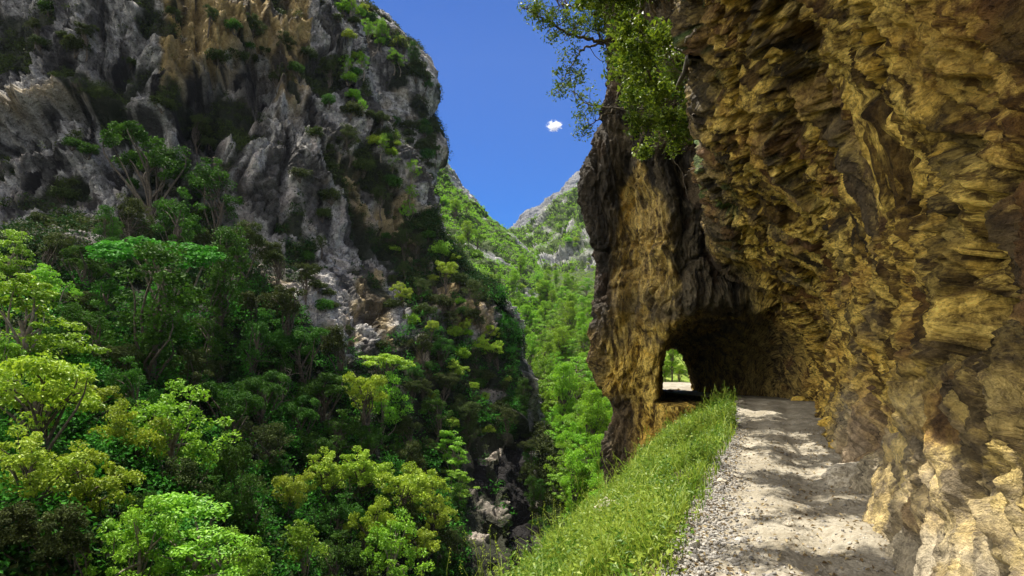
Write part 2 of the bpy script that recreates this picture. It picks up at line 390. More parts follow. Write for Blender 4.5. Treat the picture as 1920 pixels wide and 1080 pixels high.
def surface_nets(Fv, X, Y, Z):
    neg = Fv < 0
    n0 = sum(neg[a:neg.shape[0]-1+a, b:neg.shape[1]-1+b, c:neg.shape[2]-1+c].astype(np.int8) for a in (0, 1) for b in (0, 1) for c in (0, 1))
    act = (n0 > 0) & (n0 < 8); ci = np.argwhere(act)
    idx = -np.ones(act.shape, np.int64); idx[act] = np.arange(len(ci))
    acc = np.zeros((len(ci), 3)); cnt = np.zeros(len(ci))
    cor = [(a, b, c) for a in (0, 1) for b in (0, 1) for c in (0, 1)]
    val = {k: Fv[ci[:, 0]+k[0], ci[:, 1]+k[1], ci[:, 2]+k[2]] for k in cor}
    for k in cor:
        for ax in range(3):
            if k[ax]: continue
            k2 = tuple(k[i]+(i == ax) for i in range(3))
            a, b = val[k], val[k2]; m = (a < 0) != (b < 0)
            u = np.where(m, a/np.where(m, a-b, 1), 0)
            p = np.array(k, float)[None]+0*acc; p[:, ax] += u
            acc += p*m[:, None]; cnt += m
    g = ci+acc/cnt[:, None]
    V = np.stack([np.interp(g[:, i], np.arange(len(A)), A) for i, A in enumerate((X, Y, Z))], -1)
    quads = []
    for ax in range(3):
        sl0 = [slice(None)]*3; sl1 = [slice(None)]*3; sl0[ax] = slice(None, -1); sl1[ax] = slice(1, None)
        a, b = neg[tuple(sl0)], neg[tuple(sl1)]
        e = np.argwhere(a != b); o1, o2 = [(1, 2), (2, 0), (0, 1)][ax]
        e = e[(e[:, o1] > 0) & (e[:, o2] > 0) & (e[:, o1] < neg.shape[o1]-1) & (e[:, o2] < neg.shape[o2]-1)]
        flip = a[e[:, 0], e[:, 1], e[:, 2]]
        q = []
        for d1, d2 in ((-1, -1), (0, -1), (0, 0), (-1, 0)):
            c = e.copy(); c[:, o1] += d1; c[:, o2] += d2; q.append(idx[c[:, 0], c[:, 1], c[:, 2]])
        q = np.stack(q, -1); q[flip] = q[flip][:, ::-1]; quads.append(q)
    return V, np.concatenate(quads)
def vnormals(V, Q):
    fn = np.cross(V[Q[:, 2]]-V[Q[:, 0]], V[Q[:, 3]]-V[Q[:, 1]])
    out = np.stack([np.bincount(Q.ravel(), np.repeat(fn[:, i], 4), len(V)) for i in range(3)], -1)
    return nrm(out)
V, Q = surface_nets(FLD, AS, AT, AH); del FLD
W = st(V[:, 0], V[:, 1], V[:, 2])
NV = vnormals(W, Q)
for _ in range(2):                                   # relax the grid steps
    cen = W[Q].mean(1)
    sm = np.stack([np.bincount(Q.ravel(), np.repeat(cen[:, i], 4), len(W)) for i in range(3)], -1)
    cn = np.bincount(Q.ravel(), minlength=len(W)); W = W*.4+.6*sm/np.maximum(cn, 1)[:, None]
NV = vnormals(W, Q)
def refine(W, NV, Q, sel, n):
    """Cut the chosen quads n by n so that they can carry fine relief."""
    qs = Q[sel]; u = np.linspace(0, 1, n+1)
    a, b = np.meshgrid(u, u, indexing='ij'); a = a.ravel(); b = b.ravel()
    w = np.stack([(1-a)*(1-b), a*(1-b), a*b, (1-a)*b], -1)
    P = np.einsum('kc,qcd->qkd', w, W[qs]).reshape(-1, 3); NN = np.einsum('kc,qcd->qkd', w, NV[qs]).reshape(-1, 3)
    gq = gridquads(n+1, n+1)[:, ::-1]
    gq = gq if np.dot(np.cross(P[gq[0, 2]]-P[gq[0, 0]], P[gq[0, 3]]-P[gq[0, 1]]), NN[gq[0, 0]]) > 0 else gq[:, ::-1]
    q2 = (gq[None]+(np.arange(len(qs))*(n+1)**2)[:, None, None]).reshape(-1, 4)
    P = np.concatenate([P, W]); NN = np.concatenate([NN, NV]); q2 = np.concatenate([q2, Q[~sel]+len(qs)*(n+1)**2])
    key = np.round(P*2e4).astype(np.int64); key = (key[:, 0]*73856093) ^ (key[:, 1]*19349663) ^ (key[:, 2]*83492791)
    _, first, inv = np.unique(key, return_index=True, return_inverse=True)
    q2 = inv[q2]; used = np.unique(q2); mp = -np.ones(len(first), np.int64); mp[used] = np.arange(len(used))
    return P[first][used], nrm(NN[first][used]), mp[q2]
cen = W[Q].mean(1); px_, py_ = pix(cen)
facing = (NV[Q].mean(1)*(cen-np.array([0, 0, CZ]))).sum(1) < 0.6*np.linalg.norm(cen, axis=1)
sel = (cen[:, 1] > .6) & (px_ > -60) & (px_ < 2080) & (py_ > -130) & (py_ < 1250) & facing
W, NV, Q = refine(W, NV, Q, sel, 4)
s_ = UX*W[:, 0]+UY*W[:, 1]; t_ = UY*W[:, 0]-UX*W[:, 1]; h_ = W[:, 2]
C3 = np.stack([s_, t_, h_], -1)
on_pillar = sstep(18.8, 21.2, s_)*sstep(0.4, -1.2, t_)
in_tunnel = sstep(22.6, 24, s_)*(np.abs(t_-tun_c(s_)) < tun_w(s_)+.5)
warp = C3+0.62*np.stack([fbm(C3*0.42, 2, k, .4) for k in (1, 2, 3)], -1)
low = sstep(3.4, 1.4, h_)*(1-on_pillar)
# flakes of the roof run down along the path; drapery of the foot hangs
fl = np.stack([warp[:, 0]*1.45-warp[:, 2]*.85+warp[:, 1]*.35, (warp[:, 2]-warp[:, 1])*.27, (warp[:, 2]+warp[:, 1])*.42+.15*warp[:, 0]], -1)
dr = np.stack([warp[:, 0]*1.7-warp[:, 2]*1.25, warp[:, 1]*1.1, warp[:, 2]*.24+warp[:, 0]*.20], -1)
wp = C3+.45*(warp-C3); pl = np.stack([wp[:, 0]*1.0, wp[:, 1]*1.15, wp[:, 2]*.30], -1)
FLOW = [(q, np.where(w > 1e-3)[0], w) for q, w in ((fl, (1-low)*(1-on_pillar)), (dr, low), (pl, on_pillar))]
def blend(fn):
    out = np.zeros(len(W))
    for q, k, w in FLOW: out[k] += fn(q[k])*w[k]
    return out
amp = (1-0.25*in_tunnel)*(1-.35*sstep(1.6, .5, h_)*sstep(9, 7, s_))
D = 0.24*fbm(warp*.42, 3, 9)
D += 0.13*blend(lambda p: ridged(p*.8, 3, 21))-.05
D -= 0.06*blend(lambda p: ridged(p*1.3, 3, 23))
D += 0.05*blend(lambda p: saw(p[:, 0]*.8+p[:, 1]*.6+.7*fbm(p*.9, 2, 5), .35)*(0.3+0.7*sstep(-.3, .3, perlin(p*.5, 8))))
D += 0.035*blend(lambda p: saw(p[:, 0]*2.2-p[:, 1]*1.5+.9*fbm(p*1.6, 2, 15), .35)*sstep(-.25, .35, perlin(p*1.1, 18)))*(1-.5*on_pillar)
D += 0.07*blend(lambda p: ridged(p*2.0, 4, 31, .62))
FINE = blend(lambda p: ridged(p*4.3, 3, 35, .62)); D += 0.065*FINE
D += 0.022*blend(lambda p: ridged(p*8.5, 2, 41, .65))
CRK = blend(lambda p: np.maximum(sstep(.085, .0, np.abs(perlin(p*np.array([.8, 1.0, 1.0]), 43)))*1.0, .5*sstep(.11, 0, np.abs(perlin(p*np.array([1.5, 2.6, 2.6]), 45)))))
CRK = CRK*sstep(-.25, .2, perlin(warp*.8, 47)); D -= .23*CRK
BAND = blend(lambda p: fbm(p*np.array([1.1, 3.0, 3.0]), 4, 37, .62))
pits = sstep(.22, .5, fbm(warp*np.array([1.2, 1.2, 1.0]), 3, 51)); D -= 0.22*pits*(1-.3*on_pillar)
gully = sstep(.10, 0.0, np.abs(perlin(np.stack([warp[:, 0]*.55+.2*warp[:, 2], warp[:, 1]*.6, warp[:, 2]*.18], -1), 61))); D -= .16*gully
# pillar front: two deep vertical flutes either side of the pale column
D -= on_pillar*0.55*np.exp(-((t_+4.75+.10*np.sin(h_*.9))/.28)**2)*sstep(1.0, 3.2, h_)*sstep(11, 8.5, h_)
D -= on_pillar*0.40*np.exp(-((t_+2.75-.08*np.sin(h_*1.3))/.22)**2)*sstep(3.0, 4.5, h_)
floor_ = sstep(.35, .6, NV[:, 2])*(h_ < .5)*(t_ > -4.5)
D = D*(1-floor_)+(-.12+.12*(t_ < -1.25)*(s_ > 21.5)*fbm(C3*2.2, 3, 77))*floor_
jamb = np.exp(-((s_-22.6)/1.0)**2-((t_+3.6)/.7)**2)*(h_ > -.6)*(h_ < 2.4); D = D*(1-.85*jamb)
W2 = W+NV*(D*amp)[:, None]
# the foot of the wall flares to the path in lobes
ft_ = sstep(1.0, 0.0, h_)*sstep(-.2, .8, t_)*sstep(21, 19, s_)
W2 -= np.array([UY, -UX, 0])*(ft_*(.06+.30*np.clip(perlin(np.stack([s_*.8, 0*s_, h_*.4], -1), 71), 0, 1)))[:, None]
# mineral stains and tone bands; wall foot paler, tunnel and pillar foot greyer
pxw, pyw = pix(W2)
ns = fbm(warp*1.1, 4, 81); ns2 = fbm(warp*np.array([2.0, 2.0, .35]), 4, 82)
tri = (pyw-300-18*ns2)/100
half = np.where(pyw < 400, 42*np.clip(tri, 0, 1), 42+(pyw-400)*.12)
pale_col = on_pillar*(s_ < 23.5)*sstep(10, -4, np.abs(pxw-1205-(pyw-400)*.03+14*ns)-half)*sstep(295, 312, pyw)*sstep(600, 520, pyw)
streaks = sstep(.12, .3, ns2)
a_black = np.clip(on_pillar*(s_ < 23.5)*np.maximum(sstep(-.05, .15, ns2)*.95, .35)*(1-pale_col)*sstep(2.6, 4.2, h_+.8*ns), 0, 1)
a_black = np.maximum(a_black, .75*streaks*(1-on_pillar)*sstep(.0, .25, fbm(warp*.35, 2, 84))*(1-low*.4))
a_grey = np.clip(on_pillar*1.0*(1-pale_col*.8)*sstep(1.5, 3.5, h_+ns)+(1-on_pillar)*sstep(.2, .45, fbm(warp*.5, 3, 86))*.55, 0, 1)
edge_lip = sstep(-.45, -1.0, t_)*sstep(20.5, 19.5, s_)*sstep(3.5, 4.5, h_)
a_grey = np.maximum(a_grey, .7*edge_lip)
a_pale = np.clip(sstep(1.5, .4, h_+.5*ns)*sstep(13.5, 10, s_)*(1-on_pillar)*np.maximum(sstep(-.45, .05, ns), .55)+pale_col*0.18, 0, 1)
a_moss = edge_lip*sstep(.15, .3, fbm(warp*.9, 3, 88))*.7
a_band = np.clip(sstep(.16, .34, BAND)*.9, 0, 1)*(1-.6*on_pillar)
a_rust = sstep(.2, .45, fbm(warp*.7, 3, 90))*.3*(1-.8*on_pillar)
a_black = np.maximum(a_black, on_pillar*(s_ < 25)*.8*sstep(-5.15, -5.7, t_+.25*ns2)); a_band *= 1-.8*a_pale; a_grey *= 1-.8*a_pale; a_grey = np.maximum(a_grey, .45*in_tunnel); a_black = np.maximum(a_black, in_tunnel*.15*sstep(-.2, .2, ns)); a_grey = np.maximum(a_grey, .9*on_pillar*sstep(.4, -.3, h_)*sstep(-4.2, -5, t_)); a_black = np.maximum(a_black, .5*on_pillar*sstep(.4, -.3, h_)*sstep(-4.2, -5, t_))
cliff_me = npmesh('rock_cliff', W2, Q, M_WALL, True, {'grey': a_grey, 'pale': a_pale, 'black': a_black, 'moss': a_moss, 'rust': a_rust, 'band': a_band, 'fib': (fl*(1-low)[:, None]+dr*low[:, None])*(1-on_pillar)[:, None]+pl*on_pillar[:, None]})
cliff_o = obj('rock_cliff', cliff_me, kind='structure')
cliff_o['label'] = 'golden overhanging limestone cliff with a rough tunnel cut through its grey pillar'
cliff_o['category'] = 'cliff'

# ------------------------------------------------------------------ path and bank
def ground_z(s, t):
    """Path level, then the grassy bank falling to the gorge."""
    e = edge_t(s); d = np.maximum(e-t, 0)
    z = floor_z(s)-.58*np.maximum(d-.1, 0)-np.maximum(d-2.15, 0)*1.5
    g = np.stack([s, t, 0*s], -1)
    z = z+.045*fbm(g*.9, 3, 101)+.028*fbm(g*3.5, 4, 103, .6)+.05*sstep(.15, .6, d)*(1+fbm(g*2, 2, 105))
    z = z-.05*np.exp(-((t-.45)/.22)**2)-.04*np.exp(-((t+.35)/.2)**2)
    return z
def path_material():
    m, N, L = nodes('trodden_path')
    g = N('ShaderNodeNewGeometry').outputs['Position']
    n1 = noise(N, L, g, 1.3, 6, .65, .5); n2 = noise(N, L, g, 9, 6, .7); n3 = noise(N, L, g, 60, 4, .7)
    c = mixc(N, L, ramp(N, L, n1, .4, .62), (.225, .198, .145), (.37, .338, .27))
    c = mixc(N, L, math2(N, L, 'MULTIPLY', ramp(N, L, n2, .5, .72), .6), c, (.15, .11, .065))
    c = mixc(N, L, math2(N, L, 'MULTIPLY', ramp(N, L, n3, .55, .7), .5), c, (.46, .41, .33))
    v = voro(N, L, g, 26, 'F1')
    hgt = math2(N, L, 'ADD', math2(N, L, 'MULTIPLY', n2, .9), math2(N, L, 'ADD', math2(N, L, 'MULTIPLY', n3, .35), math2(N, L, 'MULTIPLY', v, -.45)))
    b = N('ShaderNodeBump'); b.inputs['Strength'].default_value = .9; b.inputs['Distance'].default_value = .04; L(hgt, b.inputs['Height'])
    p = N('ShaderNodeBsdfPrincipled'); L(c, p.inputs['Base Color']); L(b.outputs[0], p.inputs['Normal']); p.inputs['Roughness'].default_value = .95
    o = N('ShaderNodeOutputMaterial'); L(p.outputs[0], o.inputs[0]); return m
def soil_material():
    m, N, L = nodes('bank_soil')
    g = N('ShaderNodeNewGeometry').outputs['Position']
    n1 = noise(N, L, g, 4, 6, .65)
    c = mixc(N, L, ramp(N, L, n1, .4, .65), (.035, .035, .012), (.10, .085, .04))
    p = N('ShaderNodeBsdfPrincipled'); L(c, p.inputs['Base Color']); p.inputs['Roughness'].default_value = 1
    b = N('ShaderNodeBump'); b.inputs['Distance'].default_value = .1; L(n1, b.inputs['Height']); L(b.outputs[0], p.inputs['Normal'])
    o = N('ShaderNodeOutputMaterial'); L(p.outputs[0], o.inputs[0]); return m
M_PATH, M_SOIL = path_material(), soil_material()
sv = axis([(-9, 2, .25), (2, 12, .05), (12, 24, .09), (24, 43, .4)])
uv = np.linspace(0, 1, 70)
Sg, Ug = np.meshgrid(sv, uv, indexing='ij')
right = np.where(Sg < 22, base_t(Sg)+.6, np.where(Sg < 34, tun_c(Sg)+tun_w(Sg)+.3, -3.9))
leftt = lerp(Sg, [-9, 5, 13, 17, 22.2, 24, 33, 34, 60], [-.74, -.74, -.74, -.92, -1.15, -2.0, -6.2, -8, -9])
Tg = leftt+(right-leftt)*Ug
Z = np.where(Sg < 22, ground_z(Sg, Tg), floor_z(Sg)+.03*fbm(np.stack([Sg, Tg, 0*Sg], -1)*1.5, 3, 101))
pv = st(Sg, Tg, Z).reshape(-1, 3)
obj('path', npmesh('path', pv, gridquads(len(sv), len(uv))[:, ::-1], M_PATH), kind='structure')
sv2 = axis([(-9, 3, .3), (3, 22.4, .1)]); dv = np.linspace(0, 5.5, 70)
Sg, Dg = np.meshgrid(sv2, dv, indexing='ij'); Tg = edge_t(Sg)+.0-Dg
pv = st(Sg, Tg, ground_z(Sg, Tg)).reshape(-1, 3)
obj('bank', npmesh('bank', pv, gridquads(len(sv2), len(dv)), M_SOIL), kind='structure')
# ------------------------------------------------------------------ the far side of the gorge
def upsample(A, n, axis):
    A = np.moveaxis(np.asarray(A, float), axis, 0); k = len(A)
    u = np.linspace(0, k-1, n); i = np.minimum(u.astype(int), k-2); f = (u-i).reshape(-1, *([1]*(A.ndim-1)))
    p0 = A[np.maximum(i-1, 0)]; p1 = A[i]; p2 = A[i+1]; p3 = A[np.minimum(i+2, k-1)]
    out = p1+.5*f*(p2-p0+f*(2*p0-5*p1+4*p2-p3+f*(3*(p1-p2)+p3-p0)))
    return np.moveaxis(out, 0, axis)
def surface(rows, R, C):
    """rows: list of rows of (px, py, distance) corner stations -> dense world positions."""
    A = upsample(upsample(np.array(rows, float), R, 0), C, 1)
    P = np.stack([(A[..., 0]-CX)/F*A[..., 2], A[..., 2], CZ-(A[..., 1]-HY)/F*A[..., 2]], -1)
    return P
def gnormals(P):
    n = nrm(np.cross(np.gradient(P, axis=1), np.gradient(P, axis=0)))
    to = np.array([0, 0, CZ])-P
    flip = (n*to).sum(-1).mean() < 0
    return -n if flip else n
class Land:
    """A finished surface that plants can be rooted on by the place where one sees it."""
    def __init__(s, P): s.P = P.reshape(-1, 3); s.px, s.py = pix(s.P); s.px[s.P[:, 1] < 1] = 1e9
    def root(s, px, py, tol=7):
        d = (s.px-px)**2+(s.py-py)**2; k = np.where(d < tol*tol)[0]
        if len(k) == 0: return s.P[np.argmin(d)]
        return s.P[k[np.argmin(s.P[k, 1])]]
def structure(name, me, label, cat):
    return obj(name, me, kind='structure', label=label, category=cat)
def scatter(name, Pts, rad, per, size, mat, seed, label, lift=.3):
    r = np.random.default_rng(seed); n = len(Pts)
    sc = r.uniform(.6, 1.5, (n, 1)); rad = rad*sc
    c = np.repeat(Pts+np.array([0, 0, lift])*sc, per, 0); rr = np.repeat(rad, per, 0)
    d = sph(n*per, r); d[:, 2] = np.abs(d[:, 2])
    V, Q = leaves(c+d*rr*r.uniform(.4, 1, (n*per, 1)), d*.6+np.array([0, 0, .5])+r.normal(0, .7, (n*per, 3)), size, r)
    T = np.repeat(np.clip(r.uniform(0, .6, n*per)+np.repeat(r.uniform(0, .4, n), per), 0, 1), 4)
    return obj(name, npmesh(name, V, Q, mat, False, {'tint': T}), kind='stuff', label=label, category='undergrowth')

# -- the tall left wall with the wooded slope at its foot
YT = [(-160, [92, 92, 95, 104, 112], 632), (0, [80, 79, 80, 92, 100], 640), (130, [75, 73, 76, 86, 95], 664), (220, [71, 70, 73, 82, 92], 708), (300, [68, 68, 70, 80, 91], 748),
      (400, [63, 63, 66, 77, 91], 795), (480, [54, 55, 60, 73, 90], 855), (550, [46, 48, 54, 68, 88], 902), (620, [38, 40, 49, 62, 86], 932),
      (700, [33, 35, 44, 58, 82], 962), (780, [29.5, 31, 39, 54, 76], 962), (860, [26, 28, 35, 49, 68], 938), (950, [23, 25, 31, 44, 60], 938),
      (1050, [20.5, 22, 28, 39, 52], 938), (1250, [17, 18, 23, 32, 43], 930)]
rows = []
for py, ys, e in YT:
    xs = [-260, 0, 260, min(560, e-170), e-40]
    rows.append([(x, py, y) for x, y in zip(xs, ys)]+[(e, py, ys[-1]+3), (e-3, py, ys[-1]+12), (e-30, py, ys[-1]+32)])
P = surface(rows, 620, 640)
NV = gnormals(P); px_, py_ = pix(P)
steep = sstep(.85, .45, NV[..., 2])
veg_top = np.interp(px_, [-200, 0, 120, 230, 300, 400, 450, 540, 640, 700, 780, 830, 900, 960], [470, 470, 440, 420, 400, 420, 470, 590, 680, 700, 680, 640, 720, 760])
wv = P+3.5*np.stack([fbm(P*.06, 3, k) for k in (201, 202, 203)], -1)
pn = fbm(wv*.10, 4, 205)
veg = sstep(-40, 40, py_-veg_top+90*pn)
veg = veg*(1-.9*sstep(855, 885, px_+14*pn)*sstep(770, 830, py_))
shr = sstep(.05, .3, fbm(wv*np.array([.16, .16, .11]), 4, 207)+.25*sstep(640, 720, px_)*sstep(150, 300, py_)+.25*sstep(230, 100, px_)*sstep(20, 60, py_)*sstep(150, 110, py_))
veg = np.clip(np.maximum(veg, shr*.95), 0, 1)
rock = (1-veg*.75)
z = P[..., 2]
D = 2.4*fbm(wv*.05, 3, 211)
D += 1.5*steep*(saw(z*.085+.35*fbm(wv*.05, 3, 213)+P[..., 0]*.012, .12)-.5)*sstep(-.4, .3, perlin(wv*.04, 4))
D += .75*ridged(wv*np.array([.22, .22, .09]), 4, 215, .55)*(.35+.65*steep)
D += .8*steep*(saw(z*.27+.9*fbm(wv*.13, 3, 217)+P[..., 0]*.05, .2)-.5)*sstep(-.2, .3, perlin(wv*.12, 14))
D += .55*ridged(wv*np.array([.6, .6, .35]), 4, 219, .6)*rock
D += .38*steep*ridged(wv*1.5, 3, 221, .65)*rock
D -= .9*steep*sstep(.07, 0, np.abs(perlin(wv*np.array([.35, .35, .16]), 222)))*rock
chim = sstep(.09, 0, np.abs(perlin(wv*np.array([.13, .13, .022]), 223))); D -= 2.2*chim*steep
# the hollow with hanging curtains high on the wall, and the long overhang left of it
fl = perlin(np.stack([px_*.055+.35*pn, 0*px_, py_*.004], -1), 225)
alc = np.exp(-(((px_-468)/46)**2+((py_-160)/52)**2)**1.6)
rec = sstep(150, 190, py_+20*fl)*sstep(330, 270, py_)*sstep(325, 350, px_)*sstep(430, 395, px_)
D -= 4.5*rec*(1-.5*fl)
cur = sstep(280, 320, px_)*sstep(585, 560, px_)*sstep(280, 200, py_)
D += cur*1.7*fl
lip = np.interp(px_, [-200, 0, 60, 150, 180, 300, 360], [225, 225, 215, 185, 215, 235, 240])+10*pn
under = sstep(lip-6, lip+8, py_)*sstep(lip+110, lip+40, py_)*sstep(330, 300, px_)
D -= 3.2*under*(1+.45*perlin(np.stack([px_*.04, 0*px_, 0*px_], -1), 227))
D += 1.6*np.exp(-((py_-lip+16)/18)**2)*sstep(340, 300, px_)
P1 = P+NV*D[..., None]+(8.0*alc*(1-.3*np.abs(fl)))[..., None]*np.array([-.25, 1, .05])
ns = fbm(wv*.25, 4, 231)
och = sstep(.25, .6, cur*.8+.7*ns*cur+.2*fl*cur)*sstep(240, 150, py_+60*ns)*(1-rec)*(1-.95*alc)
och = np.maximum(och, .8*sstep(.1, .35, fbm(wv*.09, 3, 233))*sstep(440, 560, px_)*sstep(280, 330, py_))
och = np.maximum(och, .6*np.exp(-((py_-lip+10)/10)**2)*sstep(230, 160, px_))
och = np.maximum(och, .8*sstep(.0, .25, ns)*sstep(760, 800, px_)*sstep(690, 780, py_))
wht = sstep(.25, .5, fl)*sstep(300, 320, px_)*sstep(345, 330, px_)*sstep(150, 170, py_)*sstep(250, 235, py_)
wht = np.maximum(wht, sstep(.22, .45, fbm(wv*np.array([.5, .5, .12]), 3, 235))*.5*sstep(200, 260, py_))
st_n = fbm(wv*np.array([.5, .5, .05]), 3, 237)
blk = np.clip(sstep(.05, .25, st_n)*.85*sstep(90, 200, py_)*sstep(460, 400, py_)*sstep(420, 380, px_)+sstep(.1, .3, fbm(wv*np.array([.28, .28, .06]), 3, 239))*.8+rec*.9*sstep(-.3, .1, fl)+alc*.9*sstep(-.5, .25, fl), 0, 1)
lit_col = sstep(862, 880, px_+8*pn)*sstep(790, 840, py_); blk = blk*(1-.85*lit_col); wht = np.maximum(wht, .55*lit_col*sstep(-.3, .2, st_n)); och = np.maximum(och*(1-.5*lit_col), .35*lit_col)  # rock column at the gorge edge painted paler to look lit
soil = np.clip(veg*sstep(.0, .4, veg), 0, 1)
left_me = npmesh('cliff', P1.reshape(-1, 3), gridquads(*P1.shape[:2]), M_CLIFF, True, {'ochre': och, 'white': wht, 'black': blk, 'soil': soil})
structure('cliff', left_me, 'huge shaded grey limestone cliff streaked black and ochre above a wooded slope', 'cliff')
LEFT = Land(P1)
vflat = veg.ravel().copy(); vis = (LEFT.px > -60) & (LEFT.px < 975) & (LEFT.py > -60) & (LEFT.py < 1130)
def spots(land, weight, n, seed):
    r = np.random.default_rng(seed); a = weight*land.P[:, 1]**0
    k = r.choice(len(a), n, replace=True, p=a/a.sum())
    return land.P[k]+r.normal(0, .25, (n, 3))
wgt = vflat**2*vis*(1-.97*lit_col.ravel())*(.03+np.clip(sstep(-.15, .25, fbm(LEFT.P*.35, 3, 241)), 0, 1))
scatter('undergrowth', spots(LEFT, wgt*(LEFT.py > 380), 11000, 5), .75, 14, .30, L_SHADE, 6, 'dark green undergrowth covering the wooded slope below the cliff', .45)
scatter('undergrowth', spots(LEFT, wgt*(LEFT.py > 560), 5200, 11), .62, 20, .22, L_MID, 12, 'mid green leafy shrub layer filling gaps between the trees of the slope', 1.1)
scatter('undergrowth', spots(LEFT, wgt*np.where(LEFT.py < 480, 1.2, .35), 14000, 7), .62, 14, .27, L_OLIVE, 8, 'olive scrub clinging to ledges and cracks of the shaded cliff', .25)

def block(name, rows, R, C, big, mat, label, soiln=None, sc=1.0, seed=300, led=1.0):
    P = surface(rows, R, C); NV = gnormals(P)
    wv = P+2*big*np.stack([fbm(P*.1/sc, 3, seed+k) for k in (1, 2, 3)], -1)
    stp = sstep(.9, .5, NV[..., 2])
    D = big*(1.2*fbm(wv*.05/sc, 3, seed+4)+led*.7*(saw(P[..., 2]*.11/sc+.5*fbm(wv*.06/sc, 3, seed+5), .15)-.5)
        + .7*ridged(wv*np.array([.2, .2, .09])/sc, 5, seed+6, .58)+.3*ridged(wv*.6/sc, 4, seed+9, .6))
    P = P+NV*D[..., None]
    soil = sstep(*(soiln or (9, 10)), fbm(wv*.09/sc, 4, seed+7)+.35*(1-stp))
    z0 = np.zeros(P.shape[:2])
    och = .6*sstep(.1, .4, fbm(wv*.1/sc, 3, seed+8))
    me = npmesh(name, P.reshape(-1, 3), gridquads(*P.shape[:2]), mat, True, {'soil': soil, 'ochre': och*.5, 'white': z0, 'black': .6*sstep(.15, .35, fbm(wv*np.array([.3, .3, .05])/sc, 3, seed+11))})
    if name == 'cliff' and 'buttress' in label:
        pxx, pyy = pix(P); soil = soil*sstep(1000, 1015, pxx+.10*(900-pyy)); me.attributes['soil'].data.foreach_set('value', soil.astype(R32).ravel()); slot_shade = np.maximum(sstep(1010, 990, pxx+.10*(900-pyy)), .5); me.attributes['black'].data.foreach_set('value', slot_shade.astype(R32).ravel())  # deep shade of the gorge slot painted black into the buttress rock
    structure(name, me, label, 'cliff' if 'cliff' in name else 'hill')
    return Land(P), soil.ravel()
# -- buttress in the gorge behind the slope's edge
rows = [[(880, py, y-6), (e-60, py, y-3), (e-12, py, y), (e, py, y+4), (e-3, py, y+14), (e-25, py, y+30)] for py, e, y in
        [(640, 955, 96), (700, 970, 91), (760, 990, 86), (830, 1003, 80), (900, 1034, 74), (980, 1054, 68), (1080, 1072, 62), (1200, 1084, 56)]]
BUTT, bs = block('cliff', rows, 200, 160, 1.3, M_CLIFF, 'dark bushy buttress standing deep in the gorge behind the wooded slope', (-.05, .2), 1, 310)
# -- tall grey tower behind the left wall
rows = [[(560, py, y-14), (640, py, y-8), (e-30, py, y-2), (e, py, y+4), (e-2, py, y+16), (e-20, py, y+40)] for py, e, y in
        [(-40, 640, 150), (5, 672, 150), (40, 715, 147), (75, 748, 145), (105, 775, 142), (140, 800, 140), (190, 802, 138), (232, 797, 137), (258, 820, 135), (298, 823, 133), (318, 806, 130), (420, 800, 118)]]
TOWER, ts = block('cliff', rows, 330, 200, 1.1, M_CLIFF, 'grey limestone tower with a wooded top against the blue sky', (.22, .4), 1, 330)
# -- green slope beyond the tower, running down to the saddle
rows = [[(700, py, ya-20), (e-110, py, ya), (e-40, py, (ya+yb)/2), (e, py, yb), (e-4, py, yb+30), (e-40, py, yb+90)] for py, e, ya, yb in
        [(290, 815, 245, 270), (340, 850, 235, 265), (385, 884, 225, 260), (420, 916, 215, 258), (455, 962, 205, 255), (500, 993, 190, 240), (550, 1022, 172, 216), (600, 1032, 155, 190), (650, 1008, 140, 165), (730, 995, 122, 140), (820, 990, 108, 122)]]
SLOPE, ss = block('hillside', rows, 280, 220, 1.6, M_FAR, 'steep sunny green slope with rock bands falling to the gorge', (-.25, .05), 1.5, 350)
# -- thickly wooded near slope right of the gorge
wl = [955, 950, 958, 975, 992, 1006, 1028, 1056, 1078, 1095]
rows = [[(wl[k], py, y+20), (wl[k]+24, py, y), (wl[k]+75, py, y*.9), (1160, py, y*.8), (1330, py, y*.68)] for k, (py, y) in enumerate(
        [(515, 330), (550, 245), (600, 190), (660, 152), (730, 122), (800, 101), (880, 84), (970, 70), (1080, 58), (1250, 46)])]
WOOD, ws = block('hillside', rows, 260, 200, 1.0, M_FAR, 'sunlit wooded slope filling the bottom of the gorge', (-.6, -.2), 1.5, 370, .5)
# -- rocky mountain closing the valley
top = lambda x: float(np.interp(x, [945, 965, 985, 1010, 1030, 1050, 1070, 1085, 1110, 1150, 1330], [464, 459, 452, 440, 422, 404, 390, 381, 360, 310, 190]))
cols = [945, 965, 985, 1005, 1025, 1050, 1080, 1110, 1150, 1220, 1330]
rows = [[(x, top(x)+12, 640) for x in cols], [(x, top(x), 560) for x in cols], [(x, top(x)+.12*(620-top(x)), 500) for x in cols], [(x, top(x)+.35*(620-top(x)), 430) for x in cols],
        [(x, top(x)+.65*(620-top(x)), 340) for x in cols], [(x, 625, 270) for x in cols], [(x, 700, 240) for x in cols]]
MOUNT, ms = block('mountain', rows, 300, 340, 8.0, M_FAR, 'grey rocky mountain dotted with green closing the valley', (.02, .3), 4, 390)
top2 = lambda x: float(np.interp(x, [930, 955, 975, 990, 1010, 1022, 1032, 1045, 1052, 1070, 1085, 1100, 1160, 1330], [452, 442, 426, 409, 399, 396, 384, 377, 381, 353, 336, 330, 300, 240]))
cols = [920, 935, 950, 965, 980, 990, 1000, 1010, 1022, 1032, 1045, 1055, 1070, 1085, 1100, 1130, 1200, 1330]
rows = [[(x, top2(x)+25, 2300) for x in cols], [(x, top2(x), 1900) for x in cols], [(x, top2(x)+14, 1800) for x in cols], [(x, top2(x)+35, 1700) for x in cols], [(x, 470, 1500) for x in cols], [(x, 560, 1300) for x in cols]]
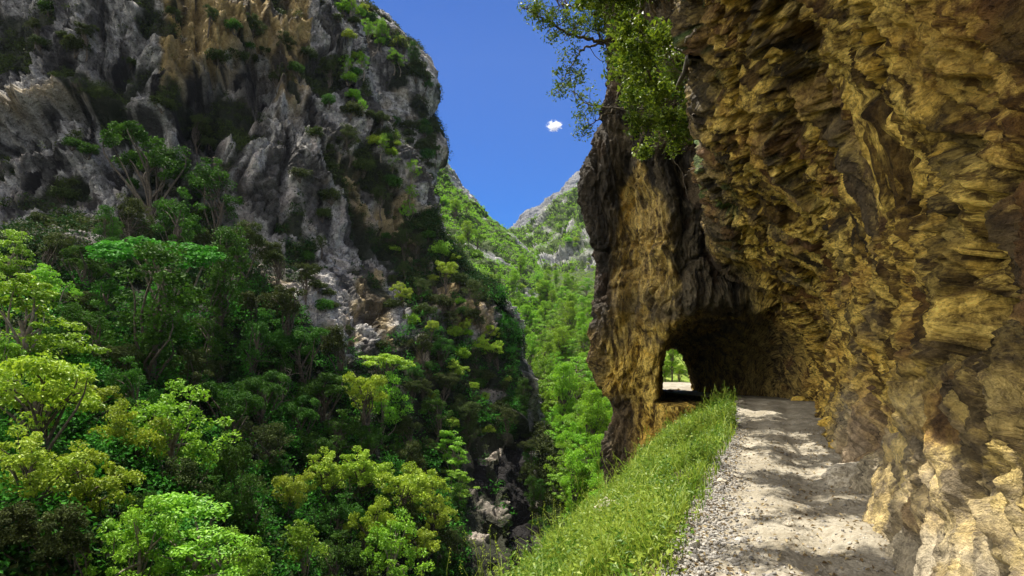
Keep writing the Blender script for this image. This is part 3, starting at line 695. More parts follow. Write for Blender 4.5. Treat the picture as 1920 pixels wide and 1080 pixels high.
block('mountain', rows, 120, 300, 12, M_PEAK, 'blue grey jagged peaks far behind the valley', None, 12, 410, .6)
# -- sunny ground beyond the tunnel
xs = np.linspace(4, 40, 60); ys = np.linspace(33.6, 110, 90)
X, Y = np.meshgrid(xs, ys); G = np.stack([X, Y, 0*X], -1)
Z = -.75+.2*fbm(G*.3, 3, 420)+.30*np.maximum(Y-48, 0)
X = X+np.maximum(.215*Y-4, 0)*(1-(X-4)/36); OUT = np.stack([X, Y, Z], -1)
structure('ground', npmesh('ground', OUT.reshape(-1, 3), gridquads(*X.shape), M_MEADOW, True), 'sunny grassy ground beyond the tunnel mouth', 'ground')
OUTL = Land(OUT)

# ------------------------------------------------------------------ plants
UP = {'bare': 1.3, 'yellow': 1.5, 'lime': 1.55, 'layer': 1.45, 'deep': 1.6, 'olive': 1.5, 'valley': 1.6, 'umbrella': 1.7, 'dome': 1.75, 'bush': .4, 'scrub': .4}
taken = []
def grow(land, px, py, wpx, fam, look, zone, **kw):
    """Root a plant so that its crown, wpx photo pixels wide, shows at (px, py)."""
    up = UP[fam]
    b = land.root(px, py+up*wpx*.42)
    for _ in range(2):
        r = wpx*.5/F*b[1]; b = land.root(px, py+up*r/b[1]*F*.9)
    r = wpx*.5/F*b[1]
    kinds = [k for k in TREE if k[:-1] == fam]
    taken.append((px, py, wpx))
    return plant(random.choice(kinds), b-np.array([0, 0, .1*r]), r, look, zone, **kw)
KEY = [  # crown centre, crown width, family, look: the trees the eye picks out one by one
 (60, 760, 230, 'yellow'), (165, 735, 130, 'yellow'), (60, 880, 190, 'yellow'), (190, 890, 200, 'yellow'), (345, 795, 190, 'lime'), (255, 830, 130, 'yellow'),
 (350, 1010, 230, 'layer'), (250, 1070, 170, 'lime'), (455, 1060, 140, 'lime'), (545, 935, 105, 'yellow'), (565, 1025, 110, 'lime'), (610, 880, 110, 'yellow'), (682, 872, 112, 'yellow'),
 (726, 683, 105, 'dome'), (690, 742, 120, 'yellow'), (730, 760, 95, 'lime'), (757, 915, 120, 'yellow'), (800, 905, 95, 'yellow'), (822, 965, 90, 'yellow'), (745, 1050, 130, 'lime'),
 (790, 870, 80, 'olive'), (848, 835, 85, 'layer'), (860, 905, 60, 'layer'), (800, 1020, 80, 'yellow'), (30, 590, 210, 'layer'), (20, 480, 110, 'layer'), (90, 545, 90, 'lime'), (305, 495, 200, 'umbrella'),
 (300, 610, 180, 'deep'), (400, 620, 120, 'deep'), (490, 640, 110, 'deep'), (570, 640, 120, 'deep'), (545, 570, 110, 'olive'), (490, 715, 110, 'deep'), (600, 720, 100, 'deep'), (290, 285, 150, 'deep'),
 (385, 340, 130, 'deep'), (330, 415, 120, 'deep'), (250, 400, 100, 'olive'), (60, 980, 150, 'olive'), (440, 880, 120, 'deep'), (150, 1030, 150, 'olive'), (560, 770, 100, 'deep'), (225, 690, 90, 'olive'),
 (250, 740, 110, 'deep'), (430, 760, 110, 'deep'), (650, 960, 100, 'deep'), (480, 980, 90, 'deep'), (650, 800, 90, 'deep'), (180, 620, 110, 'deep'), (215, 560, 100, 'deep'), (420, 540, 110, 'deep'),
 (640, 1050, 120, 'deep'), (690, 990, 100, 'yellow'), (590, 830, 90, 'deep'), (510, 830, 100, 'olive'), (770, 810, 70, 'olive'), (700, 810, 80, 'deep'), (130, 640, 100, 'deep'), (20, 680, 110, 'lime'),
 (400, 930, 90, 'deep'), (90, 460, 90, 'olive'), (160, 480, 90, 'deep'), (340, 900, 110, 'olive'), (640, 660, 80, 'olive'), (450, 460, 90, 'olive'), (520, 480, 80, 'olive')]
KEY += [(112, 470, 60, 'bare'), (218, 610, 45, 'bare'), (405, 345, 60, 'bare'), (535, 735, 60, 'bare'), (650, 925, 50, 'bare'), (470, 960, 50, 'bare'), (245, 440, 50, 'bare')]
LOOK = {'bare': 'leafless grey tree', 'yellow': 'yellow-green round-headed tree', 'lime': 'airy lime green tree', 'layer': 'bright green tiered tree', 'deep': 'deep green shaded tree',
        'olive': 'dull olive tree', 'umbrella': 'vivid green umbrella-shaped tree', 'dome': 'glowing yellow-green dome-shaped tree'}
def zone_left(px, py):
    if py < 440: return 'rooted on the cliff ledge under the black streaks'
    if py < 600: return 'at the foot of the streaked cliff'
    if py < 720: return 'on the upper wooded slope'
    if py < 850: return 'across the middle of the wooded slope'
    if py < 960: return 'on the lower wooded slope'
    return 'along the bottom of the wooded slope'
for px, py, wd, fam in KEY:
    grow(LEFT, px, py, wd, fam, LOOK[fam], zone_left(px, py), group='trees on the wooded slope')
def fill(land, n, box, wfun, famfun, minsep, seed, weight=None, tries=40, **kw):
    r = np.random.default_rng(seed); mine = []
    for _ in range(n*tries):
        if len(mine) >= n: break
        px, py = r.uniform(box[0], box[2]), r.uniform(box[1], box[3]); wd = wfun(px, py, r)
        if weight is not None and r.uniform() > weight(px, py): continue
        if any((px-a)**2+(py-b)**2 < (minsep*(wd+c)*.5)**2 for a, b, c in mine+taken[-400:]): continue
        fam, look, zone, extra = famfun(px, py, r)
        mine.append((px, py, wd)); grow(land, px, py, wd, fam, look, zone, **{**kw, **extra})
    return mine
lk = (LEFT.px, LEFT.py)
vt = lambda px: np.interp(px, [0, 120, 230, 300, 400, 450, 540, 640, 700, 780, 830, 900], [470, 440, 420, 400, 420, 470, 590, 680, 700, 680, 640, 720])
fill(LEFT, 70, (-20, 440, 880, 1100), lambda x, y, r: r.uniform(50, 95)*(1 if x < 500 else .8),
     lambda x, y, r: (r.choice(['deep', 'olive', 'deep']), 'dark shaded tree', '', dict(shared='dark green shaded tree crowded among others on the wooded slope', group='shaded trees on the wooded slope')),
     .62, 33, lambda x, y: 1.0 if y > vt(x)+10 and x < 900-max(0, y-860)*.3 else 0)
cs = dict(name='shrub', cat='shrub', parts=True)
def noise_at(x, y, k): return float(perlin(np.array([[x*.012, y*.012, k]]))[0])
fill(LEFT, 66, (0, 20, 900, 680), lambda x, y, r: r.uniform(26, 60), lambda x, y, r: (r.choice(['scrub', 'olive', 'scrub']), '', '', dict(shared='dark scrubby shrub growing from a crack of the grey cliff', group='shrubs on the shaded cliff')),
     .5, 35, lambda x, y: sstep(-.1, .35, noise_at(x, y, 3.3)+.3*(x > 560)) if y < vt(x)+(60 if x > 700 else 0) and x < np.interp(y, [0, 130, 220, 300, 400, 480, 550, 680], [620, 650, 690, 730, 780, 840, 890, 930]) else 0, **cs)
fill(LEFT, 26, (630, 5, 800, 400), lambda x, y, r: r.uniform(22, 42), lambda x, y, r: (r.choice(['bush', 'scrub', 'lime']), '', '', dict(shared='sunlit lime green shrub on the edge of the grey cliff', group='sunlit shrubs on the cliff edge')),
     .45, 37, lambda x, y: 1 if abs(x-np.interp(y, [0, 60, 130, 200, 280, 330, 400], [650, 655, 665, 695, 733, 760, 785])) < 28 else 0, **cs)
fill(LEFT, 52, (690, 420, 965, 1080), lambda x, y, r: r.uniform(24, 55), lambda x, y, r: (r.choice(['scrub', 'bush', 'olive', 'yellow']), '', '', dict(shared='bushy shrub on the rocky rim of the gorge', group='shrubs on the gorge rim')),
     .5, 39, lambda x, y: 1 if np.interp(y, [420, 560, 700, 860, 1080], [720, 760, 790, 830, 840]) < x < np.interp(y, [400, 480, 550, 620, 700, 780, 830, 1080], [785, 850, 895, 925, 955, 950, 870, 860]) else 0, **cs)
fill(BUTT, 26, (945, 680, 1060, 1060), lambda x, y, r: r.uniform(28, 52), lambda x, y, r: (r.choice(['scrub', 'olive', 'deep']), '', '', dict(shared='dark bushy shrub on the gorge buttress', group='shrubs on the gorge buttress')),
     .42, 41, lambda x, y: 1 if x < np.interp(y, [680, 760, 830, 900, 1060], [968, 988, 1002, 1030, 1058]) and x > np.interp(y, [680, 800, 850, 1060], [940, 955, 985, 1015]) else 0, **cs)
fill(TOWER, 40, (655, 0, 815, 330), lambda x, y, r: r.uniform(22, 44), lambda x, y, r: (('bush', 'lime', 'scrub')[int(r.integers(3))] if x < 770-.1*y and y < 140 else 'scrub', '', '', dict(shared='small tree or shrub on the grey tower', group='plants on the grey tower')),
     .38, 43, lambda x, y: 1 if (y < 145 and abs(y-np.interp(x, [650, 690, 740, 780, 805], [0, 30, 75, 115, 145])-14) < 24) or (y > 220 and abs(y-250-.0*x) < 26 and x > 735) or (y > 290 and x > 740) else 0, **cs)
fill(SLOPE, 74, (790, 320, 1025, 720), lambda x, y, r: r.uniform(16, 36), lambda x, y, r: (r.choice(['valley', 'bush', 'valley', 'lime']), '', '', dict(shared='small bright green tree on the sunny slope left of the saddle', group='trees on the sunny slope')),
     .36, 45, lambda x, y: 1 if x < np.interp(y, [320, 340, 385, 420, 455, 500, 550, 600, 650], [800, 845, 880, 912, 955, 990, 1015, 1025, 1005]) else 0, **cs)
fill(WOOD, 130, (965, 520, 1185, 990), lambda x, y, r: np.interp(y, [520, 600, 700, 950], [26, 40, 60, 88])*r.uniform(.75, 1.25), lambda x, y, r: (r.choice(['valley', 'valley', 'lime', 'layer']), '', '', dict(shared='lush sunlit tree in the wood at the bottom of the gorge', group='trees in the gorge wood')),
     .40, 47, lambda x, y: 1 if x > np.interp(y, [520, 700, 800, 900, 960], [965, 985, 1010, 1045, 1065]) else 0)
fill(MOUNT, 40, (975, 340, 1150, 610), lambda x, y, r: r.uniform(8, 17)+max(0, y-500)*.08, lambda x, y, r: (r.choice(['valley', 'bush']), '', '', dict(shared='small green tree dotted on the rocky mountain', group='trees on the rocky mountain')),
     .35, 49, lambda x, y: max(sstep(-.2, .2, noise_at(x*3, y*3, 9.1)), float(y > 490)) if y > top(x)+10 else 0, name='shrub', cat='shrub', parts=False)
for x, y in [(668, 8), (684, 18), (702, 30), (722, 45), (735, 55), (752, 72), (764, 84), (778, 103), (788, 118), (797, 132), (803, 160), (818, 262), (826, 285)]:
    grow(TOWER, x-4, y, random.uniform(20, 34), random.choice(['olive', 'scrub', 'deep']), '', '', shared='small tree or shrub on the grey tower', group='plants on the grey tower', **cs)
for px, py, wd in [(1262, 672, 52), (1245, 650, 60), (1285, 655, 55), (1300, 625, 60), (1230, 676, 40), (1270, 690, 30), (1252, 692, 26), (1288, 688, 30)]:
    grow(OUTL, px, py, wd, 'valley', 'green tree', '', shared='sunny green tree seen through the tunnel', group='trees beyond the tunnel')
for land, so, n, mat, sz, lab, k in ((SLOPE, ss, 5000, L_VAL, .5, 'bright low scrub on the sunny slope', 51), (WOOD, ws, 6000, L_VAL, .42, 'bright green leafy ground cover of the gorge wood', 53),
        (MOUNT, ms, 3500, L_VAL, 1.0, 'thin green scrub on the rocky mountain', 55), (BUTT, bs, 2500, L_OLIVE, .34, 'dark scrub on the gorge buttress', 57), (TOWER, ts, 1800, L_OLIVE, .4, 'dark scrub on the grey tower', 59)):
    vs = (land.px > (np.interp(land.py, [520, 700, 800, 900, 960], [940, 985, 1005, 1040, 1060]) if land is WOOD else 600)) & (land.px < 1200) & (land.py < 1130)
    scatter('undergrowth', spots(land, so**2*vs+1e-9, n, k), sz*2.2, 11, sz, mat, k, lab, sz)
# ------------------------------------------------------------------ grass, gravel and stones along the path
def grass(n, seed):
    r = np.random.default_rng(seed)
    s = 3.0+19.0*r.uniform(0, 1, n)**1.5; d = r.uniform(-.10, 2.75, n)
    keep = (fbm(np.stack([s*1.3, d*1.3, 0*s], -1), 3, 501)+r.normal(0, .18, n) > -.28) & ((d > .06) | (r.uniform(0, 1, n) < .22)) & ((s < 20.5) | (d < 1.2))
    keep &= d < np.interp(s, [3, 5, 8, 12, 20], [1.55, 1.75, 2.0, 2.2, 2.0])+.35*perlin(np.stack([s*1.1, 0*s, 0*s], -1), 509)
    s, d = s[keep], d[keep]; n = len(s); t = edge_t(s)-d
    B = st(s, t, ground_z(s, t)-.01); Yd = np.maximum(B[:, 1], 2.5)
    pat = fbm(np.stack([s*.8, d*1.1, 0*s], -1), 3, 505)
    clump = sstep(-.2, .45, fbm(np.stack([s*2.2, d*2.6, 0*s+4], -1), 2, 507))
    Ln = (.06+.15*r.uniform(0, 1, n)**1.5+.16*np.clip(pat+.25, 0, .8)+.16*clump)*np.where(r.uniform(0, 1, n) < .05, 1.9, 1)
    wd = np.maximum(.0045, .00135*Yd)*r.uniform(.7, 1.4, n)
    a = r.uniform(0, 6.283, n); out = np.stack([np.cos(a), np.sin(a), 0*a], -1)*r.uniform(.2, .95, n)[:, None]
    out = out-np.array([UY, -UX, 0])*.25
    side = nrm(np.cross(out, [0, 0, 1.0])); V = []
    for k, (u, wf) in enumerate(((0, 1), (.4, .95), (.75, .7), (1, .12))):
        c = B+Ln[:, None]*(np.array([0, 0, 1.0])*(u-.32*u*u)+out*u*u*.62)
        V += [c-side*(wd*wf*.5)[:, None], c+side*(wd*wf*.5)[:, None]]
    V = np.stack(V, 1).reshape(-1, 3); q0 = np.arange(n)[:, None]*8
    Q = np.concatenate([q0+np.array([[2*k, 2*k+1, 2*k+3, 2*k+2]]) for k in range(3)])
    T = np.repeat(np.clip(.42+.6*pat+.25*(clump-.5)+r.normal(0, .25, n), 0, 1), 8)
    # small herb leaves between the blades
    m = n//2; k = r.choice(n, m); P = B[k]+np.stack([r.normal(0, .03, m), r.normal(0, .03, m), r.uniform(.02, .30, m)*(.45+clump[k]+np.clip(pat[k]+.2, 0, 1))], -1)
    LV, LQ = leaves(P, np.array([0, 0, .8])+r.normal(0, .6, (m, 3)), .035, r, .6)
    sc = np.repeat(np.maximum(1, Yd[k]/9), 4)[:, None]; LV = np.repeat(P, 4, 0)+(LV-np.repeat(P, 4, 0))*sc
    T2 = np.repeat(np.clip(.3+.4*pat[k]+r.normal(0, .25, m), 0, 1), 4)
    # broad-leaved weeds and tall seeding stems
    w = r.choice(n, 420); wp = B[w]; hh = r.uniform(.10, .40, 420); per = 46
    WP = np.repeat(wp, per, 0)+np.stack([r.normal(0, .10, 420*per), r.normal(0, .10, 420*per), np.repeat(hh, per)*r.uniform(.05, 1, 420*per)], -1)
    WV, WQ = leaves(WP, np.array([0, 0, .7])+r.normal(0, .6, (len(WP), 3)), .06, r, .5); T3 = np.repeat(np.clip(np.repeat(r.uniform(0, .8, 420), per)+r.normal(0, .12, 420*per), 0, 1), 4)
    parts = [(V, Q), (LV, LQ), (WV, WQ)]; TT = [T, T2, T3]
    for i in r.choice(n, 170):
        h = r.uniform(.4, .85); p = wander(B[i], B[i]+np.array([r.normal(0, .16), r.normal(0, .16), h]), 6, .05, 0, r); rad = max(.0022, .0006*B[i][1])
        v, q = tube(p, np.linspace(rad, rad*.6, 6), 4); parts.append((v, q)); TT.append(np.full(len(v), .85))
        hp = p[-1]+np.stack([r.normal(0, .008, 14), r.normal(0, .008, 14), r.uniform(-.11, .02, 14)], -1); v, q = leaves(hp, r.normal(0, 1, (14, 3)), .016, r, .4); parts.append((v, q)); TT.append(np.full(len(v), 1.0))
    v, q = joinm(parts)
    return v, q, np.concatenate(TT)
V, Q, T = grass(80000, 61)
obj('grass', npmesh('grass', V, Q, L_GRASS, False, {'tint': T}), kind='stuff', label='bright green grass and weeds on the bank beside the path', category='grass')
ICO_V, ICO_F = None, None
def ico():
    g = (1+5**.5)/2
    v = nrm(np.array([(-1, g, 0), (1, g, 0), (-1, -g, 0), (1, -g, 0), (0, -1, g), (0, 1, g), (0, -1, -g), (0, 1, -g), (g, 0, -1), (g, 0, 1), (-g, 0, -1), (-g, 0, 1)], float))
    f = np.array([(0, 11, 5), (0, 5, 1), (0, 1, 7), (0, 7, 10), (0, 10, 11), (1, 5, 9), (5, 11, 4), (11, 10, 2), (10, 7, 6), (7, 1, 8), (3, 9, 4), (3, 4, 2), (3, 2, 6), (3, 6, 8), (3, 8, 9), (4, 9, 5), (2, 4, 11), (6, 2, 10), (8, 6, 7), (9, 8, 1)])
    return v, f
IV, IF = ico()
def pebbles(n, seed):
    r = np.random.default_rng(seed)
    s = 3.2+16*r.uniform(0, 1, n)**2.2
    strip = r.uniform(0, 1, n) < .80
    off = np.where(strip, np.abs(r.normal(0, .24, n))*np.interp(s, [3, 6, 9, 16], [1.5, 1.1, .7, .5])-.05, r.uniform(0, 1, n)*(base_t(s)-edge_t(s)))
    t = edge_t(s)+off
    size = np.where(strip, .007+.017*r.uniform(0, 1, n)**2, .004+.016*r.uniform(0, 1, n)**4)*np.where(r.uniform(0, 1, n) < .012, 2.2, 1)
    B = st(s, t, ground_z(s, t)+size*.15)
    V = IV[None]*(1+r.uniform(-.32, .25, (n, 12, 1)))*(size[:, None]*r.uniform(.65, 1.35, (n, 3)))[:, None, :]
    a = r.uniform(0, 6.283, n); ca, sa = np.cos(a)[:, None], np.sin(a)[:, None]
    V = np.stack([V[..., 0]*ca-V[..., 1]*sa, V[..., 0]*sa+V[..., 1]*ca, V[..., 2]*.75], -1)+B[:, None]
    return V.reshape(-1, 3), (IF[None]+(np.arange(n)*12)[:, None, None]).reshape(-1, 3), np.repeat(r.uniform(0, 1, n), 12)
def pebble_material():
    m, N, L = nodes('gravel_stone')
    c = mixc(N, L, attr(N, 'tint'), (.13, .125, .12), (.40, .38, .345))
    p = N('ShaderNodeBsdfPrincipled'); L(c, p.inputs['Base Color']); p.inputs['Roughness'].default_value = .9
    o = N('ShaderNodeOutputMaterial'); L(p.outputs[0], o.inputs[0]); return m
V, Q, T = pebbles(22000, 71)
obj('gravel', npmesh('gravel', V, Q, pebble_material(), False, {'tint': T}), kind='stuff', label='loose grey gravel along the grassy edge of the path', category='gravel')
# dry leaf litter blown to the grassy edge
def litter(n, seed):
    r = np.random.default_rng(seed); s = 3.2+11*r.uniform(0, 1, n)**1.6
    edge = r.uniform(0, 1, n) < .7
    t = np.where(edge, edge_t(s)+r.normal(-.12, .22, n), edge_t(s)+r.uniform(0, 1, n)*(base_t(s)-edge_t(s)))
    B = st(s, t, ground_z(s, t)+.008)
    V, Q = leaves(B, np.array([0, 0, 1.0])+r.normal(0, .45, (n, 3)), .045, r, .55, .5)
    return V, Q, np.repeat(r.uniform(0, 1, n), 4)
L_DRY = leaf_material('dry_leaf', (0.13, 0.075, 0.03), (0.42, 0.33, 0.19), 0.15, var=0.0)
V, Q, T = litter(3600, 77)
obj('leaf_litter', npmesh('leaf_litter', V, Q, L_DRY, False, {'tint': T}), kind='stuff', label='dry brown leaf litter strewn along the edge of the path', category='leaf litter')
def rock(px, py, size, label, sq=(1, 1, .7), mat=M_STONE, seed=0, sink=.25, land=None):
    if land is not None: b = land.root(px, py)
    else:
        d = np.array([(px-CX)/F, 1, -(py-HY)/F]); b = None
        for Y in np.arange(2, 40, .02):
            p = np.array([0, 0, CZ])+d*Y; s = UX*p[0]+UY*p[1]; t = UY*p[0]-UX*p[1]
            if p[2] < float(ground_z(np.array([s]), np.array([t]))[0]): b = p; break
    if b is None: b = at(px, py, 7.0)
    n = 40; th = np.linspace(0, math.pi, n); ph = np.linspace(0, 2*math.pi, 2*n)
    A, B = np.meshgrid(th, ph, indexing='ij'); U = np.stack([np.sin(A)*np.cos(B), np.sin(A)*np.sin(B), np.cos(A)], -1)
    k = 1+.35*fbm(U*1.2+seed*5.1, 3, 601)+.10*ridged(U*3+seed, 3, 603)
    v = U*k[..., None]*np.array(sq)*size
    o = obj('rock', npmesh('rock', v.reshape(-1, 3), gridquads(n, 2*n), mat, True), label=label, category='rock')
    o.location = Vector([float(x) for x in b+np.array([0, 0, size*sq[2]*(.5-sink)])]); return o
rock(1150, 965, .22, 'pale stone half hidden in the grass on the outer edge of the bank', (1, .8, .8), seed=1)
rock(1385, 757, .16, 'flat pale stone at the far end of the grass strip', (1.3, 1, .5), seed=2)
rock(1610, 905, .26, 'low pale outcrop stone at the foot of the wall beside the sunlit path', (1.5, .9, .7), seed=3)
rock(1558, 800, .22, 'dark rounded stone under the wall halfway to the tunnel', (1, 1, .7), M_WALL, seed=4)
rock(1580, 838, .18, 'squat brown stone against the wall nearer than the dark rounded one', (1.2, 1, .6), M_WALL, seed=5)
rock(1500, 752, .20, 'small stone in the shade at the right of the tunnel entrance', (1.2, 1, .6), M_WALL, seed=6)
rock(1262, 1052, .055, 'small grey stone in the gravel at the bottom edge of the grass', (1, 1, .6), seed=7)
rock(1478, 985, .05, 'small stone lying alone in the middle of the pale path', (1, 1, .6), seed=8)
rock(1352, 905, .06, 'fist-sized stone on the gravel beside the densest grass', (1, 1, .6), seed=9)

# ------------------------------------------------------------------ leafy tree hanging from the pillar
ROCK = Land(W2)
def hanging_tree(root, boughs, blobs, label, seed, per=42, size=.085, droop=.0):
    """boughs: polylines of world points; blobs: (px, py, rx, ry, Y0, Y1, count) in which twigs end."""
    r = np.random.default_rng(seed)
    e = obj('overhanging_tree', None, label=label, category='tree'); e.location = Vector([float(v) for v in root])
    wood = []; nodesP = []
    for pts, r0, r1 in boughs:
        pts = upsample(np.array(pts), 6*len(pts), 0); pts = pts+r.normal(0, .025, pts.shape)
        wood.append((pts, np.linspace(r0, r1, len(pts)))); nodesP.append(pts[len(pts)//5:])
    NP = np.concatenate(nodesP); cs = []
    for px, py, rx, ry, y0, y1, c in blobs:
        py = py-36 if px > 1120 else py
        for _ in range(int(c*1.25)):
            a = r.uniform(0, 6.283); q = r.uniform(0, 1)**.5
            cs.append(at(px+rx*q*math.cos(a), py+ry*q*math.sin(a), r.uniform(y0, y1)))
    cs = np.array(cs); twigs = []
    for c in cs:
        k = np.argsort(((NP-c)**2).sum(1))[:4]; b = NP[r.choice(k)]
        tw = wander(b, c, 7, .09, .03, r); twigs.append(tube(tw-root, np.linspace(.014, .004, 7), 4))
    v, q = joinm([tube(p-root, rr, 7) for p, rr in wood[:1]]+twigs); obj('trunk', npmesh('hanging_trunk', v, q, BARK), e)
    for p, rr in wood[1:]:
        v, q = tube(p-root, rr, 6); obj('branch', npmesh('hanging_branch', v, q, BARK), e)
    P = []; NN = []; T = []
    for c in cs:
        d = sph(per, r); P.append(c-root+d*r.uniform(.1, 1, (per, 1))*r.uniform(.18, .38)*np.array([1, 1, .75])); NN.append(np.array([0, 0, .7])+r.normal(0, .6, (per, 3)))
        T.append(np.clip(r.uniform(0, .75, per)+r.uniform(-.1, .35), 0, 1))
    V, Q = leaves(np.concatenate(P), np.concatenate(NN), size, r, .5)
    obj('crown', npmesh('hanging_crown', V, Q, L_OVER, False, {'tint': np.repeat(np.concatenate(T), 4)}), e)
    return e
rt = ROCK.root(1290, 110, 12)
hanging_tree(rt, [
    ([rt+np.array([.2, .3, .2]), at(1240, 85, 18.6), at(1180, 80, 18.0), at(1125, 76, 17.6)], .10, .05),
    ([at(1125, 76, 17.6), at(1085, 70, 17.3), at(1050, 55, 17.0), at(1010, 30, 16.8), at(975, 14, 16.6)], .05, .014),
    ([at(1135, 78, 17.7), at(1098, 88, 17.4), at(1078, 112, 17.2), at(1060, 140, 17.0), at(1050, 165, 16.9)], .038, .010),
    ([at(1200, 82, 18.2), at(1160, 45, 17.8), at(1110, 20, 17.4), at(1050, 8, 17.0)], .05, .012),
    ([rt, at(1260, 180, 18.6), at(1190, 205, 18.2), at(1130, 200, 17.9), at(1095, 190, 17.6), at(1072, 170, 17.4)], .05, .010),
    ([at(1150, 205, 18.0), at(1122, 225, 17.8), at(1100, 240, 17.6), at(1088, 262, 17.5)], .026, .008),
    ([rt, at(1290, 160, 18.2), at(1270, 210, 17.6), at(1235, 235, 17.2)], .04, .012),
    ([at(1240, 85, 18.6), at(1225, 20, 18.0), at(1190, -40, 17.5), at(1120, -70, 17)], .05, .02)],
    [(1000, 18, 40, 16, 16.4, 17.2, 12), (1045, 45, 45, 32, 16.4, 17.6, 22), (1095, 35, 40, 38, 16.6, 18, 24), (1068, 130, 28, 42, 16.6, 17.6, 15), (1050, 175, 14, 18, 16.7, 17.2, 4), (1095, 190, 28, 30, 17, 18, 11),
     (1095, 245, 16, 16, 17.2, 17.8, 5), (1155, 60, 45, 50, 16.8, 18.4, 34), (1180, 130, 48, 42, 17, 18.4, 36), (1235, 160, 65, 50, 16.6, 18.4, 52), (1285, 185, 40, 42, 16.8, 18.4, 26), (1215, 215, 55, 28, 16.8, 18.2, 20),
     (1190, 10, 60, 30, 16.8, 18.2, 22), (1100, -40, 120, 40, 16, 18, 34)], 'broad-leaved tree leaning out of the grey pillar over the gorge against the blue sky', 81)
lp = st(np.array(10.5), np.array(-1.0), np.array(8.2))
def sp(s, t, h): return st(np.array(float(s)), np.array(float(t)), np.array(float(h)))
class _B: pass
def shade_tree():
    r = np.random.default_rng(83); e = obj('overhanging_tree', None, label='sparse tree on the cliff edge above the path, its branches shading the gravel', category='tree'); e.location = Vector([float(v) for v in lp])
    bs = [[sp(10.5, -.6, 8.0), sp(10, -1.6, 8.6), sp(9.2, -2.6, 8.8), sp(8, -3.4, 8.6)], [sp(10.2, -1.3, 8.5), sp(11.5, -2.2, 8.4), sp(13, -2.5, 8.2), sp(15.5, -2.6, 8.1), sp(18.3, -2.6, 8.0)], [sp(9.8, -1.8, 8.7), sp(8.2, -2.1, 9.2), sp(6.8, -2.5, 8.3)], [sp(10.2, -1.3, 8.5), sp(11, -3, 9.4), sp(11.2, -4, 9.4)]]
    wood = [tube(upsample(np.array(b), 24, 0)-lp, np.linspace(.07, .012, 24), 6) for b in bs]
    ends = []
    for b in bs:
        u = upsample(np.array(b), 24, 0)
        for _ in range(5): ends.append(u[r.integers(6, 24)]+r.normal(0, 1, 3)*np.array([.45, .45, .2]))
    for s0, t0, t1, ns_, c in ((12.6, -3.1, -1.7, .35, 22), (10.3, -3.3, -1.6, .28, 24), (9.2, -2.6, -1.8, .15, 9), (7.1, -2.9, -1.9, .22, 18), (14.5, -3.3, -2.2, .3, 14), (16.5, -3.4, -1.6, .2, 16), (18.3, -3.6, -1.4, .25, 18)):
        for _ in range(c): ends.append(sp(s0+r.normal(0, ns_), r.uniform(t0, t1), 8+r.normal(0, .2)))
    ends = np.array(ends); pts = np.concatenate([upsample(np.array(b), 24, 0) for b in bs])
    tw = [tube(wander(pts[np.argmin(((pts-c)**2).sum(1))], c, 6, .08, 0, r)-lp, np.linspace(.008, .003, 6), 4) for c in ends]
    v, q = joinm(wood+tw); obj('trunk', npmesh('shade_trunk', v, q, BARK), e)
    P = np.concatenate([c-lp+sph(95, r)*r.uniform(.1, 1, (95, 1))*.38*np.array([1, 1, .6]) for c in ends])
    V, Q = leaves(P, np.array([0, 0, .7])+r.normal(0, .6, P.shape), .12, r, .5)
    obj('crown', npmesh('shade_crown', V, Q, L_OVER, False, {'tint': r.uniform(0, 1, len(P)).repeat(4)}), e)
shade_tree()
def twig(pts, rad, label):
    P = []
    for px, py in pts:
        b = ROCK.root(px, py, 6); P.append(b+nrm(np.array([0, 0, CZ])-b)*.14)
    P = np.array(P); o = P[0].copy(); u = upsample(P-o, 8*len(P), 0); u = u+np.random.default_rng(len(label)).normal(0, .012, u.shape)
    v, q = tube(u, np.linspace(rad, rad*.3, len(u)), 6); e = obj('dry_branch', npmesh('dry_branch', v, q, BARK_P), label=label, category='dry branch'); e.location = Vector([float(x) for x in o])
twig([(1295, 215), (1278, 222), (1262, 240), (1250, 270)], .03, 'bleached bare branch hanging below the leafy tree on the pillar')
twig([(1252, 272), (1262, 300), (1275, 320), (1278, 345), (1287, 372)], .02, 'thin dark root running down the pillar from the bleached branch')
twig([(1310, 316), (1290, 320), (1276, 330)], .014, 'short pale twig crossing the dark cleft beside the overhang')
twig([(1300, 60), (1282, 82), (1262, 108)], .022, 'pale bare stick in the dark leafy hollow at the top of the pillar')

# ------------------------------------------------------------------ one small cloud
def cloud():
    m, N, L = nodes('cloud_vapour')
    tc = N('ShaderNodeTexCoord').outputs['Object']
    n = noise(N, L, tc, 2.2, 6, .65)
    ln = N('ShaderNodeVectorMath', operation='LENGTH'); L(tc, ln.inputs[0])
    d = math2(N, L, 'SUBTRACT', math2(N, L, 'MULTIPLY', n, 2.2), math2(N, L, 'ADD', .50, math2(N, L, 'MULTIPLY', ln.outputs['Value'], .80)))
    d = math2(N, L, 'MULTIPLY', ramp(N, L, d, .0, .35), .11)
    v = N('ShaderNodeVolumePrincipled'); v.inputs['Color'].default_value = (.98, .98, 1, 1); v.inputs['Anisotropy'].default_value = .1; L(d, v.inputs['Density'])
    o = N('ShaderNodeOutputMaterial'); L(v.outputs[0], o.inputs['Volume'])
    U = []; n_ = 24; A, B = np.meshgrid(np.linspace(0, math.pi, n_), np.linspace(0, 2*math.pi, 2*n_), indexing='ij')
    U = np.stack([np.sin(A)*np.cos(B), np.sin(A)*np.sin(B), np.cos(A)], -1)
    c = obj('cloud', npmesh('cloud', U.reshape(-1, 3), gridquads(n_, 2*n_)[:, ::-1], m), kind='structure', label='single small white cloud in the blue sky', category='cloud')
    c.location = Vector([float(x) for x in at(1039, 236, 2900)]); c.scale = (44, 40, 28)
cloud()
